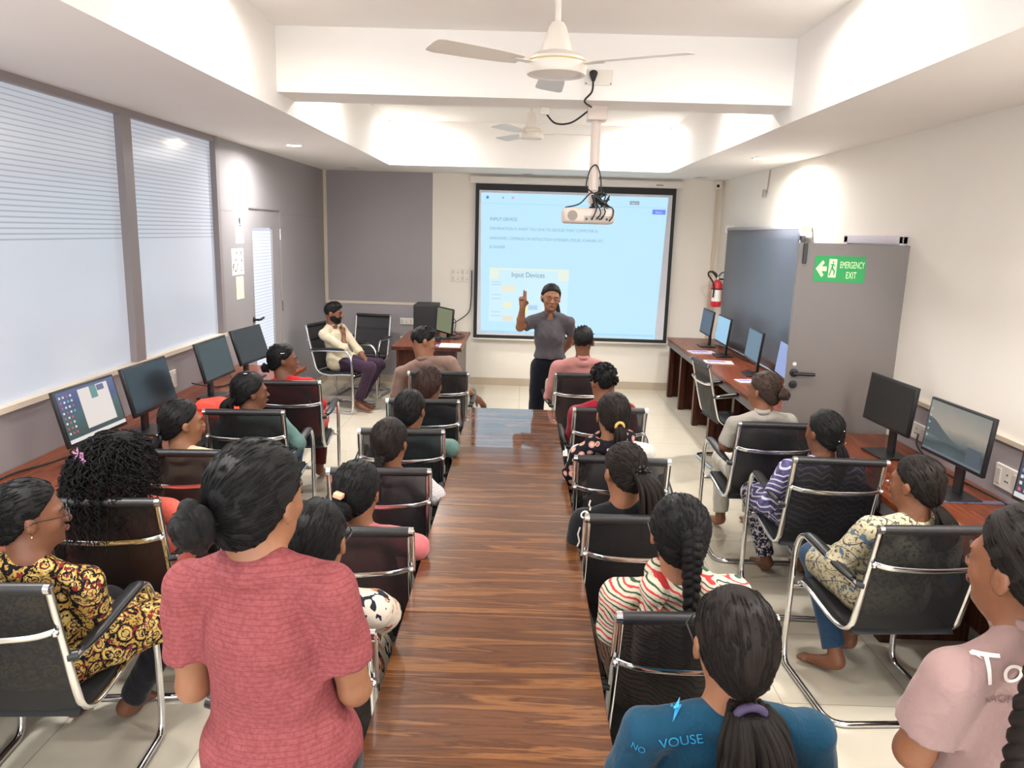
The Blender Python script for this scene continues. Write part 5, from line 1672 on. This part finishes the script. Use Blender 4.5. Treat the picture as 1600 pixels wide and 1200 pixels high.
def drop_mesh(I, me, name, m, center, facing, upv, off=.003, cuts=2):
    bm = bmesh.new(); bm.from_mesh(me)
    bmesh.ops.triangulate(bm, faces=bm.faces[:])
    for _ in range(7):
        es_ = [e for e in bm.edges if e.calc_length() > .006]
        if not es_: break
        bmesh.ops.subdivide_edges(bm, edges=es_, cuts=1)
        bmesh.ops.triangulate(bm, faces=bm.faces[:])
    z = Vector(facing).normalized(); y = Vector(upv); y = (y-z*y.dot(z)).normalized(); x = y.cross(z)
    c0 = Vector(center)
    tm = I['top'].data
    base = Vector(I['base'])
    bvh = BVHTree.FromPolygons([v.co[:] for v in tm.vertices], [p.vertices[:] for p in tm.polygons])
    for v in bm.verts:
        p = c0 + x*v.co.x + y*v.co.y - base
        hit = bvh.ray_cast(p+z*.25, -z, .5)
        v.co = (hit[0]+z*off) if hit[0] is not None else p
    me2 = bpy.data.meshes.new(name); bm.to_mesh(me2); bm.free()
    me2.materials.append(m)
    o = bpy.data.objects.new(name, me2); COL.objects.link(o)
    o.parent = I['top']
    return o
def poly_mesh(polys):
    me = bpy.data.meshes.new('poly'); vs_ = []; fs = []
    for p in polys:
        o = len(vs_); vs_ += [(a, b, 0) for a, b in p]; fs.append(tuple(range(o, o+len(p))))
    me.from_pydata(vs_, [], fs); return me
# ------------------------------------------------------------------ chairs and people
TGT = (0.35, 6.8)
def look(x, y, extra=0): return math.degrees(-math.atan2(TGT[0]-x, TGT[1]-y))+extra

CH = {}
def C_(k, bx, by, deg, label): CH[k] = (bx, by, deg); return chair(bx, by, deg, label)
C_('A1', -.62, 5.64, 4, 'black mesh chair of the man in taupe, far left end of the long table')
C_('A2', -.61, 4.67, 3, 'black mesh chair behind the chair of the taupe-shirted man, left of the long table')
C_('A3', -.63, 3.93, 3, 'black mesh chair of the woman in teal with low bun, left of the long table')
C_('A4', -.62, 3.24, 4, 'black mesh chair of the braided woman in white knit, left of the long table')
C_('A5', -.60, 2.55, 3, 'black mesh chair with pink cloth showing through, behind the peach hair clip')
C_('A6', -.60, 1.84, 2, 'mostly hidden black chair beside the standing woman in rose, left of the table')
C_('B1', -2.29, 8.40, -108, 'black mesh chair of the bearded man in the far left corner')
C_('B2', -1.62, 5.12, 6, 'black mesh chair of the woman in red with its right armrest towards the aisle')
C_('B3', -1.60, 4.25, 4, 'black mesh chair of the woman in teal beside the left desk row')
C_('B4', -1.63, 3.42, 4, 'black mesh chair of the woman in cream with the beaded ponytail')
C_('B5', -1.62, 2.75, 5, 'black mesh chair of the woman with long curly hair and coral top')
C_('B6', -1.60, 2.03, 4, 'black mesh chair cut off by the left edge, under the paisley kurta')
C_('C1', .50, 5.75, 3, 'black mesh chair of the man in the pink shirt, right end of the long table')
C_('C2', .57, 4.59, 3, 'black mesh chair of the person in maroon, right of the long table')
C_('C3', .51, 3.53, -3, 'black mesh chair behind the woman with the dark flowered scarf')
C_('C4', .50, 2.76, 2, 'black mesh chair between the beaded ponytail and the long plait, right of the table')
C_('C5', .53, 2.00, 2, 'black mesh chair of the woman in striped kurta, partly hidden by the nearest head')
C_('C6', .49, 1.25, 0, 'black mesh chair carrying the woman in the teal blue tee shirt, at the bottom edge')
C_('D0', 1.58, 6.55, -84, 'empty black mesh chair turned towards the far right desk')
C_('D1', 1.53, 4.34, 0, 'black mesh chair of the woman with the brown bun, before the open door')
C_('D2', 1.61, 3.63, -2, 'black mesh chair of the woman in the purple wave-patterned top')
C_('D3', 1.62, 2.75, 4, 'black mesh chair of the woman in the cream lattice kurta, floor loop fully visible')
C_('E0', -1.86, 9.42, 172, 'empty black mesh chair facing the room beside the corner desk')

def sit(key, px, py, label, dy=.20, body=None, yawx=0, head_deg=None, hipdy=-.06, **kw):
    bx, by, deg = CH[key]
    a = math.radians(deg)
    O = (bx - math.sin(a)*.368, by + math.cos(a)*.368)
    hip = (O[0]+math.sin(a)*-hipdy, O[1]+math.cos(a)*hipdy, .53)
    h = at(px, py, y=by+dy)
    hd = look(h.x, h.y, yawx) if head_deg is None else head_deg
    kw.setdefault('res', .0085 if by < 3 else (.010 if by < 4.8 else .011))
    return person(label, h, body if body is not None else deg, hip, hd, **kw)

# column left of the table, far to near
I = sit('A1', 662, 534, 'man in a taupe collared shirt with his head bowed, far left end of the table', male=True, shirt='brown_taupe', collar=True, hair=('fade',), shw=.20, skin=2, seed=11, tilt=-10, nod=10, yawx=-20,
        elbows={1: at(722, 606, y=5.86)}, wrists={1: at(748, 624, y=6.02)}, sl_t=.8, res=.009)
I = sit('A2', 671, 600, 'person with straight reddish brown hair, behind the man in the taupe shirt', shirt='charcoal', hair=('bob', None, {'fly': 4}), hairm=H_RED, seed=12, skin=1)
I = sit('A3', 642, 640, 'woman in a teal top with low black bun, just left of the table', shirt='teal', sleeve='long', hair=('bun', (-.01, -.115, -.055), {'r': .028}), seed=13, skin=0,
        elbows={1: at(705, 700, y=4.1)})
I = sit('A4', 610, 690, 'woman in a white dotted knit top with a low dark braid', shirt='knit', sleeve='long', hair=('braid', (0, -.11, -.06), {'path': [(0, -.10, -.05), (-.005, -.12, -.10), (-.01, -.12, -.17), (-.01, -.10, -.22)], 'r': .015, 'w': .016}), hairm=H_BROWN, seed=14, skin=0,
        elbows={1: at(681, 775, y=3.45)})
I = sit('A5', 560, 766, 'woman in a pink top with black bun and peach hair clip, left of the table', shirt='pink', hair=('bun', (-.012, -.125, -.035), {'r': .044}), seed=15, skin=2, puff=.004, sleeve='elbow', hem='kurta',
        elbows={1: at(652, 855, y=2.75)})
deco(I, MB().box((-.035, -.155, .012), (.0, -.125, .032), bev=.004, M=Matrix.Rotation(.25, 4, 'Y')), 'hair_clip', mat('peach_clip', rgb(236, 176, 140), .4))
I = sit('A6', 497, 842, 'woman in a white floral kurta with smooth black hair, hidden behind the standing woman', shirt='floral', sleeve='elbow', hair=('pony', (0, -.11, -.06), {'path': [(0, -.11, -.06), (0, -.13, -.14), (0, -.12, -.24)], 'spread': .02, 'n': 18}), seed=16, skin=2, loose=.012, hem='kurta', trs='dark',
        elbows={1: at(598, 960, y=2.12)}, wrists={1: at(585, 975, y=2.3)})
glasses(I)

# left desk column
I = sit('B2', 443, 562, 'woman in a bright red top with low bun, farthest of the left desk column', yawx=-12, shirt='red', sleeve='elbow', hair=('bun', (0, -.115, -.05), {'r': .034}), seed=22, skin=1, hem='kurta', trs='deepred',
        elbows={1: at(500, 632, y=5.35)})
deco(I, MB().box((.070, -.03, .055), (.090, .0, .062), bev=.002), 'hair_pin', M_CHROME)
I = sit('B3', 392, 612, 'woman in a teal green top with tied-up dark hair, left desk column', yawx=-14, shirt='teal', sleeve='long', hair=('pony', (0, -.11, -.03), {'path': [(0, -.11, -.03), (0, -.15, -.07), (0, -.14, -.15), (0, -.12, -.2)], 'spread': .04, 'n': 30, 'wav': .012}), seed=23, skin=1, trs='denim', puff=.006,
        elbows={1: at(466, 692, y=4.42)})
deco(I, MB().box((.03, -.05, .118), (.05, -.03, .124), bev=.002), 'hair_pin', M_CHROME)
I = sit('B4', 285, 660, 'woman in a cream top with low ponytail tied with black beads', yawx=-16, shirt='cream', hair=('pony', (0, -.11, -.06), {'path': [(0, -.11, -.06), (0, -.14, -.10), (0, -.13, -.17), (0, -.12, -.20)], 'spread': .028, 'n': 24}), seed=24, skin=2)
b = MB(); random.seed(2)
for k in range(16): a = k/16*6.28; b.ell((math.cos(a)*.024, -.118+random.uniform(-.006, .006), -.062+math.sin(a)*.024), (.008, .008, .008), 5)
deco(I, b, 'beaded_band', M_BLACK)
b = MB()
for p in ((.022, -.128, -.04), (.026, -.125, -.075)): b.ell(p, (.003, .003, .003), 5)
deco(I, b, 'pearl', M_PAPER)
I = sit('B5', 196, 722, 'woman in a coral top with long curly black hair and a lilac flower clip', yawx=-8, shirt='coral', sleeve='elbow', hair=('curly', None, {'n': 230}), hairm=H_BLACK, seed=25, skin=2, puff=.008, hem='kurta', trs='deepred',
        elbows={1: at(318, 838, y=2.98)}, wrists={1: at(300, 832, y=3.2)}, shw=.175)
glasses(I)
b = MB()
for j, (cx, cy, cz) in enumerate(((.045, -.168, .062), (.0, -.165, .075))):
    M0 = Matrix.Translation((cx, cy-.012, cz)) @ Matrix.Rotation(.4*j, 4, 'Z') @ Matrix.Rotation(math.radians(90), 4, 'X')
    for k in range(5):
        a = k*2*math.pi/5+.3*j
        b._add([M0 @ Vector(p) for p in [(0, 0, .002), (math.cos(a-.35)*.017, math.sin(a-.35)*.017, .008), (math.cos(a)*.030, math.sin(a)*.030, .004), (math.cos(a+.35)*.017, math.sin(a+.35)*.017, .008)]], [(0, 1, 2, 3)])
    b.ell(tuple(M0 @ Vector((0, 0, .004))), (.005, .005, .005), 5)
deco(I, b, 'flower_clip', mat('lilac_flower', rgb(196, 140, 176), .5))
I = sit('B6', 48, 805, 'woman in a mustard paisley kurta with spectacles, at the left edge', yawx=-30, shirt='paisley', sleeve='long', hair=('bun', (0, -.135, .0), {'r': .04}), hairm=H_BLACK, seed=26, skin=1, hem='kurta', trs='dark', loose=.012,
        elbows={1: at(146, 958, y=2.3)}, wrists={1: at(165, 960, y=2.55)}, knees={1: Vector((-1.30, 2.72, .50)), -1: Vector((-1.62, 2.76, .50))})
glasses(I); earring(I)

# right of the table
I = sit('C1', 911, 534, 'man in a pink shirt with short black hair, far right end of the table', male=True, shirt='pinkshirt', sleeve='long', collar=True, hair=('short',), shw=.195, skin=1, seed=31, head_deg=0,
        elbows={-1: at(858, 620, y=5.95)}, res=.009)
I = sit('C2', 942, 597, 'person in maroon sleeves with tousled black hair and spectacles, right of the table', male=True, shirt='maroon', sleeve='long', hair=('curlyshort',), seed=32, skin=0, head_deg=18, hs=.96, shw=.17,
        elbows={-1: at(895, 680, y=4.85)})
glasses(I, M_CHROME)
I = sit('C3', 957, 648, 'woman in a white kurta with dark flowered scarf and golden hair tie', shirt='white', hair=('pony', (0, -.108, -.03), {'path': [(0, -.11, -.03), (0, -.135, -.07), (0, -.12, -.15), (0, -.11, -.2)], 'spread': .02, 'n': 22}), hairm=H_BROWN, seed=33, skin=2, head_deg=12, sleeve='elbow', hem='kurta', trs='greytrs', hs=1.0)
deco(I, MB().tube([(math.cos(a)*.02, -.118, -.032+math.sin(a)*.02) for a in [i*math.pi/8 for i in range(16)]], .008, 8, closed=True), 'hair_band', mat('golden_band', rgb(206, 160, 84), .5))
# scarf round the neck, one end hanging down her left side
def scarf(I, m, side=-1):
    RT_, nb_ = I['RT'], I['neckb']
    F = Field(nb_-np.array((.34, .34, .5)), nb_+np.array((.34, .34, .14)), .009)
    q = lambda x, y, z: nb_+RT_@np.array((x, y, z))
    ring = [q(math.cos(a)*.085, .01+math.sin(a)*.085, .012+.015*math.cos(a)-(.03 if math.sin(a) > .3 else 0)) for a in [i*math.pi/9 for i in range(19)]]
    for a, b_ in zip(ring[:-1], ring[1:]): F.add(cone(a, b_, .030, .030), .02)
    dr_ = [q(side*.10, -.02, .0), q(side*.165, -.035, -.05), q(side*.205, -.045, -.16), q(side*.21, -.03, -.28), q(side*.20, .0, -.42)]
    for a, b_ in zip(dr_[:-1], dr_[1:]): F.add(cone(a, b_, .042, .046), .03)
    F.displace(wrinkles(5, .006, 45))
    P, Q = F.mesh()
    return mesh_obj('scarf', P, Q, m, I['body'], origin=I['base'])
scarf(I, C['scarf'])
I = sit('C4', 975, 735, 'woman in a black top with white embroidery, ponytail in a beaded tie', shirt='black', sleeve='elbow', hair=('pony', (.01, -.112, .0), {'path': [(.01, -.115, .0), (.03, -.16, -.05), (.035, -.16, -.15), (.03, -.13, -.26)], 'spread': .036, 'n': 44, 'r': .011}), hairm=H_BROWN, seed=34, skin=2, head_deg=22, nod=8, hem='kurta', loose=.01,
        elbows={-1: at(903, 845, y=2.95)})
b = MB(); random.seed(5)
for k in range(34):
    a = random.uniform(0, 6.28); r = .026+random.uniform(-.006, .008)
    b.ell((.012+math.cos(a)*r, -.122+random.uniform(-.012, .012), .0+math.sin(a)*r), (.006,)*3, 5)
deco(I, b, 'beaded_band', M_BLACK)
# white embroidered swirls on her left side
sq = MB()
def swirl(cx, cz, r, turns=1.3, ph=0): return [(cx+r*(1-.55*i/14)*math.cos(ph+turns*6.28*i/14), cz+r*(1-.55*i/14)*math.sin(ph+turns*6.28*i/14)) for i in range(15)]
def ribbon_mesh(lines, w):
    me = bpy.data.meshes.new('ribbon'); vs_ = []; fs = []
    for ln in lines:
        o = len(vs_)
        for i, (x, z) in enumerate(ln):
            a = ln[max(i-1, 0)]; b_ = ln[min(i+1, len(ln)-1)]
            dx, dz = b_[0]-a[0], b_[1]-a[1]; L = math.hypot(dx, dz)+1e-9
            vs_ += [(x-dz/L*w, z+dx/L*w, 0), (x+dz/L*w, z-dx/L*w, 0)]
        fs += [(o+2*i, o+2*i+1, o+2*i+3, o+2*i+2) for i in range(len(ln)-1)]
    me.from_pydata(vs_, [], fs); return me
M_EMB = mat('white_thread', rgb(216, 210, 200), .7)
ln = [swirl(-.02, .10, .016, 1.2), swirl(.0, .07, .015, 1.2, 2), swirl(-.035, -.06, .018, 1.4, 1), swirl(-.04, -.10, .02, 1.5, 3), [(-.03, .05), (-.038, .02), (-.03, -.01), (-.04, -.04)], [(-.002, .12), (-.012, .14), (-.008, .16)]]
cc = I['S'](-.155, -.06, -.12)
drop_mesh(I, ribbon_mesh(ln, .0032), 'embroidery', M_EMB, cc, (-.35, -1, .25), (0, 0, 1), .003, 1)
I = sit('C5', 1060, 832, 'woman in a red and green striped kurta with a long black plait', shirt='stripes', sleeve='long', hair=('braid', (0, -.10, .0), {'path': [(.006, -.10, .045), (.008, -.118, .0), (.010, -.122, -.06), (.012, -.13, -.13), (.012, -.145, -.22), (.010, -.15, -.32)], 'r': .021, 'w': .018, 'turns': 4.5, 'taper': .35}), seed=35, skin=2, head_deg=4, hem='kurta', loose=.018, shw=.178, puff=.003,
        elbows={-1: at(960, 985, y=2.2)}, hs=1.02)
glasses(I)
def dup_drape(I, m):
    RT_, nb_ = I['RT'], I['neckb']
    q = lambda x, y, z: nb_+RT_@np.array((x, y, z))
    F = Field(nb_-np.array((.36, .36, .4)), nb_+np.array((.36, .36, .16)), .008)
    for side in (-1, 1):
        dr_ = [q(side*.055, .05, -.0), q(side*.08, -.045, -.01), q(side*.10, -.085, -.10), q(side*.10, -.10, -.24)]
        for a, b_ in zip(dr_[:-1], dr_[1:]): F.add(cone(a, b_, .034, .040), .03)
    F.displace(wrinkles(9, .006, 50))
    P, Q = F.mesh()
    return mesh_obj('dupatta', P, Q, m, I['body'], origin=I['base'])
dup_drape(I, C['stripes'])
I = sit('C6', 1145, 1000, 'woman in a teal blue tee shirt with thick wavy ponytail, nearest the camera', dy=.25, shirt='bluetee', hair=('wavy', (.005, -.10, -.10), {'path': [(.005, -.095, -.10), (.01, -.125, -.14), (.015, -.14, -.22), (.01, -.14, -.32), (.005, -.12, -.40)], 'spread': .060, 'n': 130, 'r': .0075, 'wav': .017}), hairm=H_BROWN, seed=36, skin=2, head_deg=6, shw=.182, sl_t=.75, hs=1.03, res=.008)
glasses(I)
deco(I, MB().tube([(.005+math.cos(a)*.030, -.105, -.108+math.sin(a)*.022) for a in [i*math.pi/8 for i in range(16)]], .009, 8, closed=True), 'hair_band', mat('violet_band', rgb(58, 44, 74), .7))
M_PR = mat('blue_print', rgb(48, 148, 196), .6)
bolt = poly_mesh([[(.004, .03), (-.012, -.002), (-.002, -.001), (-.006, -.03), (.012, .006), (.002, .004)]])
drop_mesh(I, bolt, 'bolt_print', M_PR, at(1058, 1112, y=1.40), (-.2, -1, .5), (0, 0, 1), .003, 1)
wrap_text(I, 'VOUSE', .03, M_PR, at(1066, 1172, y=1.37), (-.2, -1, .4), (-.25, 0, 1), 'lettering_print')
wrap_text(I, 'NO', .02, M_PR, at(992, 1176, y=1.40), (-.4, -1, .4), (.3, 0, 1), 'lettering_print')
wrap_text(I, 'US', .022, M_PR, at(1212, 1150, y=1.40), (.2, -1, .4), (-.3, 0, 1), 'lettering_print')

# right desk column
I = sit('D1', 1192, 610, 'woman in a grey cream collared shirt with a brown bun sticking out', head_deg=40, shirt='greycream', collar=True, hair=('bun', (0, -.135, .0), {'r': .036, 'stray': 14}), hairm=H_LIGHT, seed=41, skin=0,
        elbows={-1: at(1132, 697, y=4.55)}, wrists={-1: at(1150, 700, y=4.75)}, trs='whitetrs', sl_t=.9)
I = sit('D2', 1287, 675, 'woman in a purple wave-patterned top with long black ponytail and silver clips', head_deg=24, shirt='zigzag', sleeve='long', hair=('pony', (.0, -.112, -.04), {'path': [(.0, -.11, -.04), (.01, -.135, -.10), (.015, -.13, -.18), (.015, -.12, -.24)], 'spread': .022, 'n': 24}), seed=42, skin=1, hem='kurta', trs='pantprint', loose=.014,
        elbows={-1: at(1200, 788, y=3.85)}, knees={-1: Vector((1.42, 4.35, .5))})
b = MB()
for p in ((.02, -.112, .03), (.03, -.12, -.03), (-.01, -.115, -.02)): b.ell(p, (.0045, .0045, .0045), 6)
deco(I, b, 'silver_clip', M_CHROME)
I = sit('D3', 1430, 755, 'woman in a cream lattice kurta with a low dark ponytail, right desk column', head_deg=34, shirt='lattice', sleeve='elbow', hair=('pony', (.0, -.105, -.075), {'path': [(.0, -.105, -.075), (.01, -.14, -.12), (.012, -.14, -.18), (.01, -.12, -.24)], 'spread': .036, 'n': 34}), hairm=H_BROWN, seed=43, skin=0, hem='kurta', trs='denim', loose=.012,
        elbows={-1: at(1310, 878, y=2.98)}, wrists={-1: at(1372, 862, y=3.15)}, knees={-1: Vector((1.46, 3.46, .50)), 1: Vector((1.74, 3.50, .50))}, ankles={-1: Vector((1.52, 3.22, .08)), 1: Vector((1.62, 3.34, .12))}, toes={-1: Vector((1.42, 3.33, .03)), 1: Vector((1.6, 3.5, .05))})

# bearded man in the corner, side on
hB = at(521, 489, y=8.30)
bx, by, deg = CH['B1']; a = math.radians(deg)
O = Vector((bx-math.sin(a)*.368, by+math.cos(a)*.368, 0))
fwd = Vector((-math.sin(a), math.cos(a), 0)); rgt = Vector((math.cos(a), math.sin(a), 0))
hipB = O-fwd*.08; hipB.z = .53
kR = hipB+fwd*.43+rgt*.10; kR.z = .50; kL = hipB+fwd*.42-rgt*.13; kL.z = .50
aR = hipB+fwd*.27+rgt*.10; aR.z = .08; aL = hipB+fwd*.22-rgt*.02; aL.z = .08
eR = at(537, 544, y=8.12); wR = at(537, 524, y=8.16); eL = at(560, 548, y=8.42); wL = at(571, 562, y=8.30)
I = person('bearded man in a cream shirt sitting with his hand at his chin, far left corner', hB, deg, hipB, -92, male=True, skin=1, shirt='pale_shirt', sleeve='elbow', collar=True, trs='aubergine', hair=('short',), seed=51, shw=.19, beard=True, nod=4,
           elbows={1: eR, -1: eL}, wrists={1: wR, -1: wL}, knees={1: kR, -1: kL}, ankles={1: aR, -1: aL},
           hands={1: dict(d=(-.05, .12, 1), palm=(-1, .2, 0), side=(-.5, 0, .5), curl=.8, spec=[.25, .9, 1.0, 1.0, .5]), -1: dict(d=(.5, -.2, -.8), palm=(-.6, 0, -.5), side=(.3, -1, 0), curl=.4)}, res=.0075)

# instructor, standing and pointing upwards
hI = at(861, 465, y=6.28)
RY = .02
I = person('instructor in a charcoal polo shirt standing before the screen, right hand raised', hI, 180, (.245, 6.33, .90), 188, male=False, skin=2, sit=False, hem=.965, shirt='charcoal', collar=True, trs='navy',
           hair=('pony', (0, -.09, .0), {'path': [(-.02, -.085, .02), (-.055, -.075, -.05), (-.075, -.05, -.12), (-.085, -.035, -.18), (-.085, -.02, -.23)], 'spread': .022, 'n': 34, 'r': .010}), hairm=H_BLACK, seed=61, nk=.14, tilt=-5, nod=3, shw=.158, hs=.96,
           elbows={1: (-.012, 6.24, 1.225), -1: (.432, 6.40, 1.12)}, wrists={1: (.004, 6.17, 1.395), -1: (.36, 6.50, .98)},
           hands={1: dict(d=(0, 0, 1), palm=(.15, -1, 0), side=(1, 0, 0), spec=[.02, .06, 1.15, 1.2, .95])}, res=.0062, sl_t=.62, neckw=.85, tw=.78)
ey = MB()
bt = MB()
for k in range(3): bt.lathe([(.005, 0), (.005, .0015)], 10, Matrix.Translation(Vector(I['S'](0, .118, -.07-.045*k))-Vector(I['base'])) @ Matrix.Rotation(math.radians(90), 4, 'X'))
bt.build('buttons', mat('button_grey_dark', (.05, .05, .055, 1), .4), I['top'])

# standing woman in rose, close to the camera
I = person('woman standing in a rose pink crinkled tee shirt with black bun', (-.522, 1.45, 1.455), -4, (-.495, 1.46, .86), -22, sit=False, hem=.66, shirt='rose', skin=2, hair=('bun', (-.028, -.135, -.018), {'r': .050, 'stray': 12}), hairm=H_BLACK,
           seed=71, shw=.150, tw=.96, nk=.108, elbows={1: (-.335, 1.46, 1.025), -1: (-.685, 1.46, 1.02)}, wrists={1: (-.40, 1.66, 1.06), -1: (-.62, 1.66, 1.06)}, res=.007, loose=.006, sl_t=.66, hs=1.0, puff=.006)
# woman at the right edge in a polo
I = person('woman in a dusty pink polo shirt with a long plait at the right edge', (.935, 1.30, 1.425), 14, (.97, 1.33, .86), 24, sit=False, hem=.64, shirt='polo', collar=True, skin=0, hair=('braid', (0, -.11, -.06), {'path': [(-.03, -.105, -.03), (-.09, -.12, -.08), (-.135, -.128, -.16), (-.150, -.130, -.26), (-.150, -.130, -.38), (-.150, -.12, -.50)], 'r': .023, 'w': .02, 'turns': 6, 'taper': .3}), hairm=H_BROWN,
           seed=72, shw=.155, nk=.105, elbows={-1: (.775, 1.29, 1.05)}, wrists={-1: (1.00, 1.48, 1.0)}, res=.007, loose=.008, sl_t=.62, puff=.002, hs=1.0)
M_WP = mat('white_print', rgb(236, 226, 220), .7)
wrap_text(I, 'To', .075, M_WP, at(1577, 1058, y=1.18), (-.1, -1, .2), (-.05, 0, 1), 'lettering_print')
wrap_text(I, 'NAGPU', .02, mat('grey_print', rgb(110, 84, 84), .7), at(1578, 1104, y=1.18), (-.1, -1, .2), (-.05, 0, 1), 'lettering_print')
